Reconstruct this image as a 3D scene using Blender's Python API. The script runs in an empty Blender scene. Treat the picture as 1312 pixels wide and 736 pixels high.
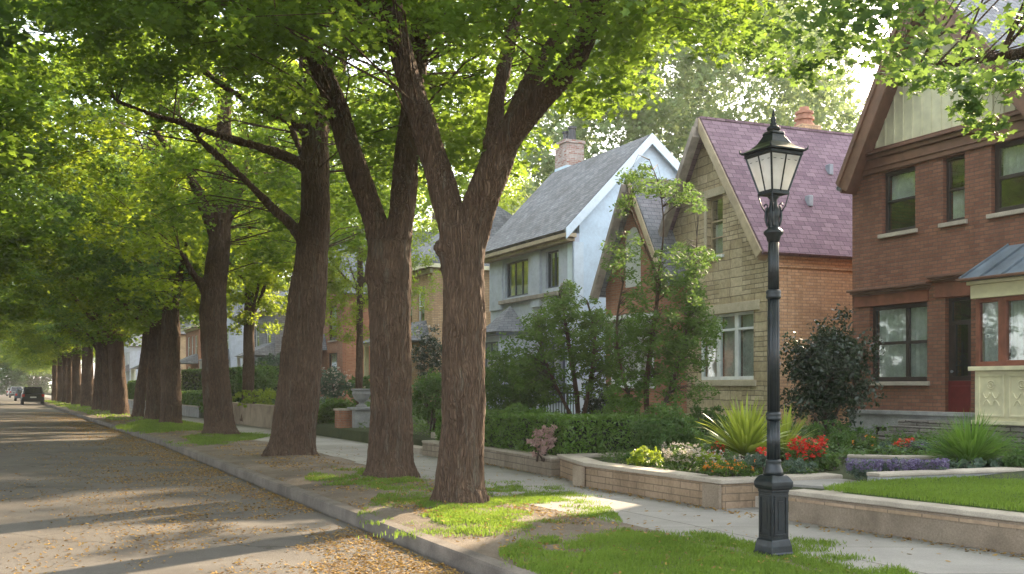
import bpy, bmesh, math, random
import numpy as np
from mathutils import Vector, Matrix, noise
from mathutils.geometry import tessellate_polygon

R = math.radians
SC = bpy.context.scene
COL = SC.collection

# ------------------------------------------------------------------ camera, sky, sun, exposure
F, CX, HY, EYE = 1300.0, 656.0, 495.0, 1.6
cd = bpy.data.cameras.new("camera"); cam = bpy.data.objects.new("camera", cd); COL.objects.link(cam)
cam.location = (0, 0, EYE); cam.rotation_euler = (R(90), 0, 0)
cd.sensor_width = 36; cd.lens = F / 1312 * 36; cd.shift_y = (HY - 368) / 1312
cd.clip_end = 5000; cd.clip_start = 0.05
SC.camera = cam
SUN_EL, SUN_AZ = 27.0, 34.0           # azimuth measured from +Y towards +X
w = bpy.data.worlds.new("World"); SC.world = w; w.use_nodes = True
nt = w.node_tree
sky = nt.nodes.new("ShaderNodeTexSky"); sky.sky_type = 'NISHITA'; sky.sun_disc = False
sky.sun_elevation = R(SUN_EL); sky.sun_rotation = R(SUN_AZ)
sky.air_density = 1.0; sky.dust_density = 3.0; sky.ozone_density = 0.6; sky.altitude = 0
hz = nt.nodes.new("ShaderNodeMix"); hz.data_type = 'RGBA'; hz.inputs[0].default_value = 0.6      # thin even high haze over the clear sky
nt.links.new(sky.outputs[0], hz.inputs[6]); hz.inputs[7].default_value = (4.7, 4.85, 5.0, 1)
bg = nt.nodes["Background"]; nt.links.new(hz.outputs[2], bg.inputs[0]); bg.inputs[1].default_value = 0.15
sd = bpy.data.lights.new("sun", 'SUN'); sun = bpy.data.objects.new("sun", sd); COL.objects.link(sun)
sd.energy = 3.9; sd.angle = R(0.9); sd.color = (1.0, 0.80, 0.56)
SDIR = Vector((math.sin(R(SUN_AZ)) * math.cos(R(SUN_EL)), math.cos(R(SUN_AZ)) * math.cos(R(SUN_EL)), math.sin(R(SUN_EL))))
sun.rotation_euler = SDIR.to_track_quat('Z', 'Y').to_euler()
sun.location = (20, 30, 30)
SC.view_settings.view_transform = 'Standard'; SC.view_settings.look = 'None'
SC.view_settings.exposure = 2.32; SC.view_settings.gamma = 1.0; SC.view_settings.use_curve_mapping = False
SC.cycles.max_bounces = 7; SC.cycles.diffuse_bounces = 4; SC.cycles.transmission_bounces = 5
SC.cycles.transparent_max_bounces = 8; SC.cycles.glossy_bounces = 3
SC.cycles.sample_clamp_indirect = 6; SC.cycles.caustics_reflective = False; SC.cycles.caustics_refractive = False
SC.cycles.use_denoising = True

# ------------------------------------------------------------------ basic geometry helpers
def G(px, py, z=0.0):                   # where the sight line meets the plane of height z
    Y = F * (EYE - z) / (py - HY)
    return Vector(((px - CX) / F * Y, Y, z))
def V(px, py, Y):
    return Vector(((px - CX) / F * Y, Y, EYE + (HY - py) / F * Y))
def K(Y):                               # kerb X as a function of distance: the street bends a little
    if Y < 30: return -0.894 - 0.485 * (Y - 10.86)
    return -10.18 - 0.515 * (Y - 30)
def S(Y, dx, z=0.0): return Vector((K(Y) + dx, Y, z))
def smooth01(t): t = min(1, max(0, t)); return t * t * (3 - 2 * t)
def nz(x, y, z=0.0): return noise.noise(Vector((x, y, z)))

def prop(o, label=None, cat=None, group=None, kind=None):
    if label: o["label"] = label
    if cat: o["category"] = cat
    if group: o["group"] = group
    if kind: o["kind"] = kind
    return o
def thing(name, label, cat, loc=(0, 0, 0), rz=0.0, group=None):
    o = bpy.data.objects.new(name, None); COL.objects.link(o)
    o.location = loc; o.rotation_euler = (0, 0, rz); o.empty_display_size = 0.2
    return prop(o, label, cat, group)
def copy_tree(o, parent=None):
    c = o.copy(); COL.objects.link(c)
    if parent is not None: c.parent = parent
    for ch in list(o.children): copy_tree(ch, c)
    return c

def face_uv(me):
    n = len(me.polygons)
    if n == 0: return
    lt = np.empty(len(me.loops), np.int32); me.loops.foreach_get("vertex_index", lt)
    co = np.empty(len(me.vertices) * 3, np.float32); me.vertices.foreach_get("co", co); co = co.reshape(-1, 3)
    tot = np.empty(n, np.int32); me.polygons.foreach_get("loop_total", tot)
    nr = np.empty(n * 3, np.float32); me.polygons.foreach_get("normal", nr); nr = nr.reshape(-1, 3)
    t = np.stack([-nr[:, 1], nr[:, 0], np.zeros(n)], 1)
    L = np.linalg.norm(t, axis=1); flat = L < 0.05
    t[flat] = (1, 0, 0); L[flat] = 1; t /= L[:, None]
    sgn = np.where(np.abs(t[:, 0]) > np.abs(t[:, 1]), np.sign(t[:, 0]), np.sign(t[:, 1])); t *= sgn[:, None]
    b = np.cross(nr, t); b *= np.where(b[:, 2] < 0, -1, 1)[:, None]; b[flat] = (0, 1, 0)
    T = np.repeat(t, tot, 0); B = np.repeat(b, tot, 0); P = co[lt]
    uv = np.stack([(P * T).sum(1), (P * B).sum(1)], 1).astype(np.float32)
    l = me.uv_layers.new(name="UVMap"); l.data.foreach_set("uv", uv.ravel())

class MB:
    def __init__(s, M=None): s.v = []; s.f = []; s.M = M
    def add(s, vs, fs):
        b = len(s.v)
        for v in vs:
            v = Vector(v)
            s.v.append(tuple(s.M(v)) if s.M else tuple(v))
        s.f += [tuple(b + i for i in f) for f in fs]
        return s
    def box(s, x0, x1, y0, y1, z0, z1):
        vs = [(x, y, z) for z in (z0, z1) for y in (y0, y1) for x in (x0, x1)]
        return s.add(vs, [(0, 2, 3, 1), (4, 5, 7, 6), (0, 1, 5, 4), (2, 6, 7, 3), (0, 4, 6, 2), (1, 3, 7, 5)])
    def bar(s, p, q, wd, ht, up=(0, 0, 1)):        # box from p to q, wd sideways, ht along up
        p, q = Vector(p), Vector(q); d = (q - p).normalized(); up = Vector(up)
        sd_ = d.cross(up)
        if sd_.length < 1e-4: sd_ = d.cross(Vector((1, 0, 0)))
        sd_.normalize(); u = sd_.cross(d).normalized()
        vs = []
        for c in (p, q):
            for a, b in ((-1, -1), (1, -1), (1, 1), (-1, 1)):
                vs.append(c + sd_ * a * wd / 2 + u * b * ht / 2)
        return s.add(vs, [(3, 2, 1, 0), (4, 5, 6, 7), (0, 1, 5, 4), (1, 2, 6, 5), (2, 3, 7, 6), (3, 0, 4, 7)])
    def slab(s, pts, th):                          # thick sheet: polygon pushed back along its normal
        pts = [Vector(p) for p in pts]; n = (pts[1] - pts[0]).cross(pts[2] - pts[0]).normalized(); k = len(pts)
        vs = pts + [p - n * th for p in pts]
        return s.add(vs, [tuple(range(k)), tuple(reversed(range(k, 2 * k)))] + [(i, i + k, (i + 1) % k + k, (i + 1) % k) for i in range(k)])
    def prism(s, pts, z0, z1):                     # polygon in xy pulled up
        k = len(pts)
        vs = [(p[0], p[1], z0) for p in pts] + [(p[0], p[1], z1) for p in pts]
        return s.add(vs, [tuple(reversed(range(k))), tuple(range(k, 2 * k))] + [(i, (i + 1) % k, (i + 1) % k + k, i + k) for i in range(k)])
    def panel(s, outer, holes, th):                # polygon in (u,v) with holes; local axes u, depth, v
        loops = [[Vector((a, b, 0)) for a, b in outer]] + [[Vector((a, b, 0)) for a, b in h] for h in holes]
        flat = [p for l in loops for p in l]
        tris = tessellate_polygon(loops); n = len(flat)
        vs = [(p.x, 0, p.y) for p in flat] + [(p.x, th, p.y) for p in flat]
        fs = [tuple(t) for t in tris] + [tuple(i + n for i in reversed(t)) for t in tris]
        b = 0
        for l in loops:
            k = len(l)
            fs += [(b + i, b + (i + 1) % k, b + (i + 1) % k + n, b + i + n) for i in range(k)]
            b += k
        return s.add(vs, fs)
    def tube(s, pts, rads, seg=10, cap=True):
        pts = [Vector(p) for p in pts]; vs = []; fs = []
        t0 = (pts[1] - pts[0]).normalized(); a = t0.orthogonal().normalized()
        for i, p in enumerate(pts):
            t = (pts[min(i + 1, len(pts) - 1)] - pts[max(i - 1, 0)]).normalized()
            a = (a - t * a.dot(t)).normalized(); b = t.cross(a)
            for k in range(seg):
                th = 2 * math.pi * k / seg
                vs.append(p + (a * math.cos(th) + b * math.sin(th)) * rads[i])
        for i in range(len(pts) - 1):
            for k in range(seg):
                fs.append((i * seg + k, i * seg + (k + 1) % seg, (i + 1) * seg + (k + 1) % seg, (i + 1) * seg + k))
        if cap:
            fs.append(tuple(reversed(range(seg)))); fs.append(tuple(range((len(pts) - 1) * seg, len(pts) * seg)))
        return s.add(vs, fs)
    def lathe(s, prof, seg=24, c=(0, 0), flute=0, depth=0.0, sq=None):   # prof of (r, z); sq: square section
        vs = []; fs = []
        for r, z in prof:
            if sq is not None:
                for a, b in ((-1, -1), (1, -1), (1, 1), (-1, 1)): vs.append((c[0] + a * r, c[1] + b * r, z))
            else:
                for k in range(seg):
                    th = 2 * math.pi * k / seg; rr = r
                    if flute: rr = r * (1 - depth * (0.5 + 0.5 * math.cos(th * flute)) ** 2)
                    vs.append((c[0] + rr * math.cos(th), c[1] + rr * math.sin(th), z))
        m = 4 if sq is not None else seg
        for i in range(len(prof) - 1):
            for k in range(m): fs.append((i * m + k, i * m + (k + 1) % m, (i + 1) * m + (k + 1) % m, (i + 1) * m + k))
        fs.append(tuple(reversed(range(m)))); fs.append(tuple(range((len(prof) - 1) * m, len(prof) * m)))
        return s.add(vs, fs)
    def build(s, name, m, parent=None, smooth=False, bevel=0.0, recalc=True):
        me = bpy.data.meshes.new(name); me.from_pydata(s.v, [], s.f)
        if recalc:
            bm = bmesh.new(); bm.from_mesh(me); bmesh.ops.recalc_face_normals(bm, faces=bm.faces); bm.to_mesh(me); bm.free()
        me.update(); face_uv(me)
        me.materials.append(m)
        if smooth: me.polygons.foreach_set("use_smooth", [True] * len(me.polygons))
        o = bpy.data.objects.new(name, me); COL.objects.link(o)
        if parent is not None: o.parent = parent
        if bevel:
            b = o.modifiers.new("bevel", 'BEVEL'); b.width = bevel; b.segments = 2; b.limit_method = 'ANGLE'; b.angle_limit = R(40)
        return o

def front(y=0.0): return lambda v: Vector((v.x, y + v.y, v.z))           # wall facing -y (the street)
def side(x): return lambda v: Vector((x - v.y, v.x, v.z))                # wall facing +x (towards the viewer)

# ------------------------------------------------------------------ materials
def newmat(name):
    m = bpy.data.materials.new(name); m.use_nodes = True
    nt = m.node_tree; b = nt.nodes["Principled BSDF"]
    return m, nt, b
def N(nt, t, **kw):
    n = nt.nodes.new(t)
    for k, v in kw.items():
        if k.startswith("i_"): n.inputs[k[2:].replace("_", " ")].default_value = v
        else: setattr(n, k, v)
    return n
def ramp(nt, fac, stops):
    r = nt.nodes.new("ShaderNodeValToRGB"); e = r.color_ramp.elements
    e[0].position, e[0].color = stops[0][0], (*stops[0][1], 1); e[1].position, e[1].color = stops[-1][0], (*stops[-1][1], 1)
    for p, c in stops[1:-1]:
        x = e.new(p); x.color = (*c, 1)
    nt.links.new(fac, r.inputs[0]); return r.outputs[0]
def coords(nt, kind="Object", scale=(1, 1, 1), rot=(0, 0, 0)):
    t = nt.nodes.new("ShaderNodeTexCoord"); mp = nt.nodes.new("ShaderNodeMapping")
    mp.inputs["Scale"].default_value = scale; mp.inputs["Rotation"].default_value = rot
    nt.links.new(t.outputs[kind], mp.inputs[0]); return mp.outputs[0]
def mixc(nt, fac, a, b, mode='MIX'):
    n = nt.nodes.new("ShaderNodeMix"); n.data_type = 'RGBA'; n.blend_type = mode
    for s_, v in ((0, fac), (6, a), (7, b)):
        if isinstance(v, (int, float)): n.inputs[s_].default_value = v
        elif isinstance(v, tuple): n.inputs[s_].default_value = (*v, 1)
        else: nt.links.new(v, n.inputs[s_])
    return n.outputs[2]
def noi(nt, vec, sc, det=5, rough=0.6, dist=0.0):
    n = N(nt, "ShaderNodeTexNoise", i_Scale=sc, i_Detail=det, i_Roughness=rough, i_Distortion=dist)
    nt.links.new(vec, n.inputs[0]); return n.outputs[0]
def bump(nt, b, h, strength=0.5, dist=0.01, chain=None):
    n = N(nt, "ShaderNodeBump", i_Strength=strength, i_Distance=dist)
    nt.links.new(h, n.inputs["Height"])
    if chain is not None: nt.links.new(chain, n.inputs["Normal"])
    nt.links.new(n.outputs[0], b.inputs["Normal"]); return n.outputs[0]

def m_plain(name, c, rough=0.6, var=0.18, sc=6, bmp=0.15, metal=0.0, dirt=0.25):
    m, nt, b = newmat(name); v = coords(nt)
    n1 = noi(nt, v, sc, 6); n2 = noi(nt, v, sc * 0.25, 4)
    lo = tuple(x * (1 - var) for x in c); hi = tuple(min(1, x * (1 + var)) for x in c)
    c1 = ramp(nt, n1, [(0.3, lo), (0.7, hi)])
    c2 = ramp(nt, n2, [(0.35, (1 - dirt,) * 3), (0.6, (1, 1, 1))])
    nt.links.new(mixc(nt, 1.0, c1, c2, 'MULTIPLY'), b.inputs["Base Color"])
    b.inputs["Roughness"].default_value = rough; b.inputs["Metallic"].default_value = metal
    if bmp: bump(nt, b, noi(nt, v, sc * 6, 4), bmp, 0.004)
    return m

def m_brick(name, c1, c2, mortar, bw=0.22, bh=0.075, mort=0.010, off=0.5, patch=0.35, rough=0.85, squash=1.0, bmp=0.6, warp=0.006, stain=(0.45, 0.4, 0.36)):
    m, nt, b = newmat(name); v = coords(nt, "UV"); ob = coords(nt)
    wn = N(nt, "ShaderNodeTexNoise", i_Scale=7.0, i_Detail=3.0); nt.links.new(v, wn.inputs[0])
    va = N(nt, "ShaderNodeVectorMath", operation='MULTIPLY_ADD'); nt.links.new(wn.outputs["Color"], va.inputs[0])
    va.inputs[1].default_value = (warp,) * 3; nt.links.new(v, va.inputs[2])
    br = N(nt, "ShaderNodeTexBrick", offset=off, squash=squash, squash_frequency=3); nt.links.new(va.outputs[0], br.inputs[0])
    br.inputs["Color1"].default_value = (*c1, 1); br.inputs["Color2"].default_value = (*c2, 1); br.inputs["Mortar"].default_value = (*mortar, 1)
    br.inputs["Scale"].default_value = 1; br.inputs["Brick Width"].default_value = bw; br.inputs["Row Height"].default_value = bh
    br.inputs["Mortar Size"].default_value = mort; br.inputs["Mortar Smooth"].default_value = 0.3; br.inputs["Bias"].default_value = 0.0
    big = noi(nt, ob, 0.9, 5); fine = noi(nt, ob, 22, 5)
    st = ramp(nt, big, [(0.3, stain), (0.62, (1, 1, 1))])
    c = mixc(nt, patch, br.outputs[0], st, 'MULTIPLY')
    c = mixc(nt, 0.5, c, ramp(nt, fine, [(0.25, (0.55,) * 3), (0.75, (1.3,) * 3)]), 'MULTIPLY')
    mp = N(nt, "ShaderNodeMapping"); mp.inputs["Scale"].default_value = (5.0, 0.45, 1); nt.links.new(v, mp.inputs[0])
    c = mixc(nt, patch, c, ramp(nt, noi(nt, mp.outputs[0], 1.0, 5, 0.65), [(0.34, (0.58, 0.57, 0.55)), (0.56, (1, 1, 1)), (0.8, (1.22, 1.2, 1.17))]), 'MULTIPLY')
    nt.links.new(c, b.inputs["Base Color"]); b.inputs["Roughness"].default_value = rough
    inv = N(nt, "ShaderNodeMath", operation='MULTIPLY_ADD'); nt.links.new(br.outputs["Fac"], inv.inputs[0]); inv.inputs[1].default_value = -1; nt.links.new(fine, inv.inputs[2])
    bump(nt, b, inv.outputs[0], bmp, 0.012)
    return m

def m_stone(name):                       # coursed rock-faced ashlar of uneven blocks
    m, nt, b = newmat(name); v = coords(nt, "UV"); ob = coords(nt)
    wn = N(nt, "ShaderNodeTexNoise", i_Scale=2.2, i_Detail=2.0); nt.links.new(v, wn.inputs[0])
    va = N(nt, "ShaderNodeVectorMath", operation='MULTIPLY_ADD'); nt.links.new(wn.outputs["Color"], va.inputs[0])
    va.inputs[1].default_value = (0.10, 0.05, 0); nt.links.new(v, va.inputs[2])
    outs = []
    for (bw, bh, off) in ((0.52, 0.24, 0.37), (0.36, 0.12, 0.61)):
        br = N(nt, "ShaderNodeTexBrick", offset=off, squash=1.5, squash_frequency=2); nt.links.new(va.outputs[0], br.inputs[0])
        br.inputs["Color1"].default_value = (0.44, 0.365, 0.235, 1); br.inputs["Color2"].default_value = (0.62, 0.53, 0.375, 1)
        br.inputs["Mortar"].default_value = (0.20, 0.16, 0.11, 1); br.inputs["Scale"].default_value = 1
        br.inputs["Brick Width"].default_value = bw; br.inputs["Row Height"].default_value = bh
        br.inputs["Mortar Size"].default_value = 0.012; br.inputs["Mortar Smooth"].default_value = 0.6
        outs.append(br)
    sel = N(nt, "ShaderNodeTexNoise", i_Scale=0.9, i_Detail=0.0)
    sv = N(nt, "ShaderNodeVectorMath", operation='SNAP'); nt.links.new(va.outputs[0], sv.inputs[0]); sv.inputs[1].default_value = (1.04, 0.24, 1)
    nt.links.new(sv.outputs[0], sel.inputs[0])
    gt = N(nt, "ShaderNodeMath", operation='GREATER_THAN'); nt.links.new(sel.outputs[0], gt.inputs[0]); gt.inputs[1].default_value = 0.52
    c = mixc(nt, gt.outputs[0], outs[0].outputs[0], outs[1].outputs[0])
    mf = N(nt, "ShaderNodeMix"); nt.links.new(gt.outputs[0], mf.inputs[0]); nt.links.new(outs[0].outputs["Fac"], mf.inputs[2]); nt.links.new(outs[1].outputs["Fac"], mf.inputs[3])
    fine = noi(nt, ob, 9, 7, 0.7); big = noi(nt, ob, 1.4, 4)
    c = mixc(nt, 0.8, c, ramp(nt, fine, [(0.3, (0.6, 0.58, 0.52)), (0.7, (1.25, 1.22, 1.1))]), 'MULTIPLY')
    c = mixc(nt, 0.5, c, ramp(nt, big, [(0.35, (0.62, 0.52, 0.40)), (0.6, (1, 1, 1))]), 'MULTIPLY')
    nt.links.new(c, b.inputs["Base Color"]); b.inputs["Roughness"].default_value = 0.9
    h = N(nt, "ShaderNodeMath", operation='MULTIPLY_ADD'); nt.links.new(mf.outputs[0], h.inputs[0]); h.inputs[1].default_value = -0.9; nt.links.new(fine, h.inputs[2])
    bump(nt, b, h.outputs[0], 1.0, 0.035)
    return m

def m_bark():
    m, nt, b = newmat("bark"); t = nt.nodes.new("ShaderNodeTexCoord")
    wn = N(nt, "ShaderNodeTexNoise", i_Scale=2.5, i_Detail=3.0); nt.links.new(t.outputs["Object"], wn.inputs[0])
    va = N(nt, "ShaderNodeVectorMath", operation='MULTIPLY_ADD'); nt.links.new(wn.outputs["Color"], va.inputs[0]); va.inputs[1].default_value = (0.16, 0.16, 0.9); nt.links.new(t.outputs["Object"], va.inputs[2])
    mp = N(nt, "ShaderNodeMapping"); mp.inputs["Scale"].default_value = (1, 1, 0.085); nt.links.new(va.outputs[0], mp.inputs[0])
    vo = N(nt, "ShaderNodeTexVoronoi", feature='DISTANCE_TO_EDGE', i_Scale=30.0); nt.links.new(mp.outputs[0], vo.inputs[0])
    n1 = noi(nt, mp.outputs[0], 30, 6, 0.7); n2 = noi(nt, t.outputs["Object"], 1.3, 4)
    ridge = ramp(nt, vo.outputs[0], [(0.0, (0, 0, 0)), (0.22, (1, 1, 1))])
    c = ramp(nt, n1, [(0.3, (0.072, 0.045, 0.031)), (0.5, (0.140, 0.092, 0.063)), (0.75, (0.225, 0.158, 0.112))])
    c = mixc(nt, ridge, mixc(nt, 0.42, c, (0.05, 0.034, 0.025)), c)
    c = mixc(nt, 0.55, c, ramp(nt, n2, [(0.35, (0.55, 0.50, 0.46)), (0.65, (1.15, 1.08, 1.0))]), 'MULTIPLY')
    li = noi(nt, mp.outputs[0], 5.0, 6, 0.75)
    c = mixc(nt, ramp(nt, li, [(0.56, (0, 0, 0)), (0.70, (0.4,) * 3)]), c, (0.24, 0.25, 0.20))
    nt.links.new(c, b.inputs["Base Color"]); b.inputs["Roughness"].default_value = 0.92; b.inputs["Specular IOR Level"].default_value = 0.2
    h = N(nt, "ShaderNodeMath", operation='MULTIPLY_ADD'); nt.links.new(n1, h.inputs[0]); h.inputs[1].default_value = 0.5; nt.links.new(ridge, h.inputs[2])
    bump(nt, b, h.outputs[0], 0.9, 0.035)
    return m

def m_leaf(name, dark, light, trans, tmix=0.45, rough=0.5, spec=0.35):
    m, nt, b = newmat(name)
    a = N(nt, "ShaderNodeAttribute", attribute_name="tint")
    c = ramp(nt, a.outputs["Fac"], [(0.0, dark), (1.0, light)])
    nt.links.new(c, b.inputs["Base Color"]); b.inputs["Roughness"].default_value = rough; b.inputs["Specular IOR Level"].default_value = spec
    tr = nt.nodes.new("ShaderNodeBsdfTranslucent")
    c2 = ramp(nt, a.outputs["Fac"], [(0.0, tuple(x * 0.6 for x in trans)), (1.0, trans)])
    nt.links.new(c2, tr.inputs[0])
    mx = nt.nodes.new("ShaderNodeMixShader"); mx.inputs[0].default_value = tmix
    nt.links.new(b.outputs[0], mx.inputs[1]); nt.links.new(tr.outputs[0], mx.inputs[2])
    nt.links.new(mx.outputs[0], nt.nodes["Material Output"].inputs[0])
    return m

def m_glass(name, tint=(0.55, 0.6, 0.6), refl=0.3):
    m, nt, b = newmat(name); nt.nodes.remove(b)
    gl = N(nt, "ShaderNodeBsdfGlossy", i_Roughness=0.03); gl.inputs[0].default_value = (0.9, 0.92, 0.92, 1)
    v = coords(nt); h = noi(nt, v, 1.6, 2)
    bp = N(nt, "ShaderNodeBump", i_Strength=0.12, i_Distance=0.02); nt.links.new(h, bp.inputs["Height"]); nt.links.new(bp.outputs[0], gl.inputs["Normal"])
    tp = N(nt, "ShaderNodeBsdfTransparent"); tp.inputs[0].default_value = (*tint, 1)
    fr = N(nt, "ShaderNodeLayerWeight", i_Blend=0.5); pw = N(nt, "ShaderNodeMath", operation='POWER'); pw.inputs[1].default_value = 4.0; nt.links.new(fr.outputs["Facing"], pw.inputs[0])
    ad = N(nt, "ShaderNodeMath", operation='ADD', use_clamp=True); ad.inputs[1].default_value = refl; nt.links.new(pw.outputs[0], ad.inputs[0])
    mx = nt.nodes.new("ShaderNodeMixShader"); nt.links.new(ad.outputs[0], mx.inputs[0]); nt.links.new(tp.outputs[0], mx.inputs[1]); nt.links.new(gl.outputs[0], mx.inputs[2])
    nt.links.new(mx.outputs[0], nt.nodes["Material Output"].inputs[0]); return m

def m_ground(name, stops, sc=1.2, fine=60, bmp=0.5, dist=0.01, rough=0.95, speck=0.5, big=0.25):
    m, nt, b = newmat(name); v = coords(nt)
    n1 = noi(nt, v, sc, 8, 0.65, 0.3); n2 = noi(nt, v, fine, 4, 0.8); n3 = noi(nt, v, sc * 0.22, 4)
    c = ramp(nt, n1, stops)
    c = mixc(nt, speck, c, ramp(nt, n2, [(0.3, (0.5,) * 3), (0.7, (1.5,) * 3)]), 'MULTIPLY')
    c = mixc(nt, big, c, ramp(nt, n3, [(0.35, (0.6,) * 3), (0.65, (1.25,) * 3)]), 'MULTIPLY')
    nt.links.new(c, b.inputs["Base Color"]); b.inputs["Roughness"].default_value = rough; b.inputs["Specular IOR Level"].default_value = 0.25
    bump(nt, b, n2, bmp, dist); return m, nt, b, c

def m_asphalt():
    m, nt, b, c = m_ground("asphalt", [(0.3, (0.095, 0.085, 0.074)), (0.7, (0.155, 0.140, 0.122))], 0.9, 85, 0.6, 0.008, 0.88, 0.7, 0.4)
    v = coords(nt)
    vo = N(nt, "ShaderNodeTexVoronoi", feature='DISTANCE_TO_EDGE', i_Scale=0.32)
    wn = N(nt, "ShaderNodeTexNoise", i_Scale=1.3, i_Detail=5.0); nt.links.new(v, wn.inputs[0])
    va = N(nt, "ShaderNodeVectorMath", operation='MULTIPLY_ADD'); nt.links.new(wn.outputs["Color"], va.inputs[0]); va.inputs[1].default_value = (1.2,) * 3; nt.links.new(v, va.inputs[2])
    nt.links.new(va.outputs[0], vo.inputs[0])
    crack = ramp(nt, vo.outputs[0], [(0.0, (0.35, 0.33, 0.32)), (0.012, (1, 1, 1))])
    c = mixc(nt, 0.8, c, crack, 'MULTIPLY')
    nt.links.new(c, b.inputs["Base Color"]); return m

MAT = {}
def mats():
    M = MAT
    M['asphalt'] = m_asphalt()
    M['walk'] = m_ground("pavement_concrete", [(0.3, (0.235, 0.22, 0.20)), (0.7, (0.345, 0.325, 0.295))], 0.8, 70, 0.35, 0.006, 0.9, 0.35, 0.35)[0]
    nt = M['walk'].node_tree; b = nt.nodes["Principled BSDF"]; src = b.inputs["Base Color"].links[0].from_socket
    v = coords(nt, "UV"); br = N(nt, "ShaderNodeTexBrick", offset=0.0); nt.links.new(v, br.inputs[0])
    br.inputs["Color1"].default_value = (1, 1, 1, 1); br.inputs["Color2"].default_value = (0.93, 0.93, 0.92, 1); br.inputs["Mortar"].default_value = (0.42, 0.4, 0.38, 1)
    br.inputs["Scale"].default_value = 1; br.inputs["Brick Width"].default_value = 1.6; br.inputs["Row Height"].default_value = 1.5; br.inputs["Mortar Size"].default_value = 0.01
    nt.links.new(mixc(nt, 1.0, src, br.outputs[0], 'MULTIPLY'), b.inputs["Base Color"])
    M['dirt'] = m_ground("verge_soil", [(0.25, (0.09, 0.07, 0.05)), (0.5, (0.175, 0.14, 0.105)), (0.75, (0.28, 0.235, 0.185))], 0.9, 45, 0.8, 0.02, 0.97, 0.6, 0.3)[0]
    M['yard'] = m_ground("garden_soil", [(0.3, (0.035, 0.045, 0.018)), (0.6, (0.06, 0.07, 0.03)), (0.8, (0.09, 0.075, 0.045))], 1.5, 40, 0.8, 0.03)[0]
    M['turf'] = m_ground("turf_soil", [(0.3, (0.05, 0.08, 0.016)), (0.7, (0.09, 0.14, 0.03))], 1.5, 60, 0.8, 0.03)[0]
    M['ground'] = m_ground("far_ground", [(0.3, (0.05, 0.06, 0.03)), (0.7, (0.09, 0.09, 0.05))], 0.3, 10)[0]
    M['kerb'] = m_ground("kerb_stone", [(0.3, (0.10, 0.086, 0.073)), (0.7, (0.215, 0.185, 0.155))], 2.0, 60, 0.5, 0.008, 0.9, 0.5, 0.5)[0]
    M['conc'] = m_ground("wall_concrete", [(0.3, (0.17, 0.13, 0.092)), (0.5, (0.28, 0.22, 0.16)), (0.7, (0.36, 0.29, 0.215))], 1.3, 50, 0.5, 0.012, 0.9, 0.5, 0.7)[0]
    M['cap'] = m_ground("coping_stone", [(0.3, (0.33, 0.285, 0.23)), (0.7, (0.47, 0.41, 0.335))], 2.5, 60, 0.4, 0.006, 0.88, 0.4, 0.45)[0]
    M['grey_stone'] = m_ground("grey_stone", [(0.3, (0.22, 0.22, 0.215)), (0.7, (0.36, 0.36, 0.35))], 3, 50, 0.4, 0.006, 0.9, 0.4, 0.4)[0]
    M['block'] = m_brick("planter_blocks", (0.34, 0.24, 0.15), (0.42, 0.30, 0.20), (0.20, 0.15, 0.10), 0.42, 0.10, 0.008, patch=0.5, bmp=0.5)
    M['block_grey'] = m_brick("weathered_blocks", (0.27, 0.215, 0.155), (0.34, 0.28, 0.21), (0.15, 0.125, 0.095), 0.40, 0.13, 0.009, patch=0.5, bmp=0.5)
    M['brick_red'] = m_brick("dark_red_brick", (0.205, 0.08, 0.046), (0.29, 0.128, 0.074), (0.13, 0.085, 0.06), 0.215, 0.072, 0.009, patch=0.35)
    M['brick_tan'] = m_brick("tan_brick", (0.52, 0.32, 0.165), (0.66, 0.45, 0.26), (0.36, 0.25, 0.16), 0.22, 0.075, 0.010, patch=0.45)
    M['brick_orange'] = m_brick("orange_brick", (0.38, 0.175, 0.095), (0.48, 0.245, 0.14), (0.34, 0.22, 0.15), 0.22, 0.075, 0.009, patch=0.35)
    M['brick_small'] = m_brick("warm_brick", (0.32, 0.125, 0.065), (0.42, 0.19, 0.105), (0.30, 0.21, 0.15), 0.21, 0.072, 0.010, patch=0.4)
    M['brick_chim'] = m_brick("chimney_brick", (0.33, 0.12, 0.08), (0.50, 0.42, 0.38), (0.45, 0.42, 0.38), 0.20, 0.072, 0.012, patch=0.5)
    M['stone'] = m_stone("rock_faced_stone")
    M['stone_trim'] = m_ground("stone_lintel", [(0.3, (0.42, 0.36, 0.25)), (0.7, (0.54, 0.47, 0.34))], 4, 40, 0.6, 0.012)[0]
    M['fieldstone'] = m_brick("stacked_ledge_stone", (0.19, 0.175, 0.155), (0.34, 0.31, 0.27), (0.07, 0.06, 0.05), 0.55, 0.09, 0.014, warp=0.05, patch=0.6, bmp=1.0)
    M['roof_purple'] = m_brick("purple_shingles", (0.135, 0.078, 0.105), (0.225, 0.145, 0.175), (0.07, 0.042, 0.055), 0.30, 0.155, 0.009, patch=0.35, bmp=0.7, off=0.5, stain=(0.7, 0.65, 0.68))
    M['roof_slate'] = m_brick("slate_shingles", (0.15, 0.165, 0.18), (0.235, 0.245, 0.26), (0.07, 0.075, 0.085), 0.28, 0.14, 0.009, patch=0.4, bmp=0.7)
    M['roof_grey'] = m_brick("weathered_shingles", (0.115, 0.125, 0.13), (0.205, 0.215, 0.22), (0.06, 0.065, 0.07), 0.30, 0.13, 0.010, patch=0.6, bmp=0.7)
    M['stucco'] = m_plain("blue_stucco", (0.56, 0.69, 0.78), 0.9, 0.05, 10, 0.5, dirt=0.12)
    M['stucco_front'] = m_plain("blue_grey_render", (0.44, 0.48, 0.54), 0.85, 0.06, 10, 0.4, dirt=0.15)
    M['white'] = m_plain("white_paint", (0.74, 0.76, 0.74), 0.5, 0.06, 8, 0.1, dirt=0.15)
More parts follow.
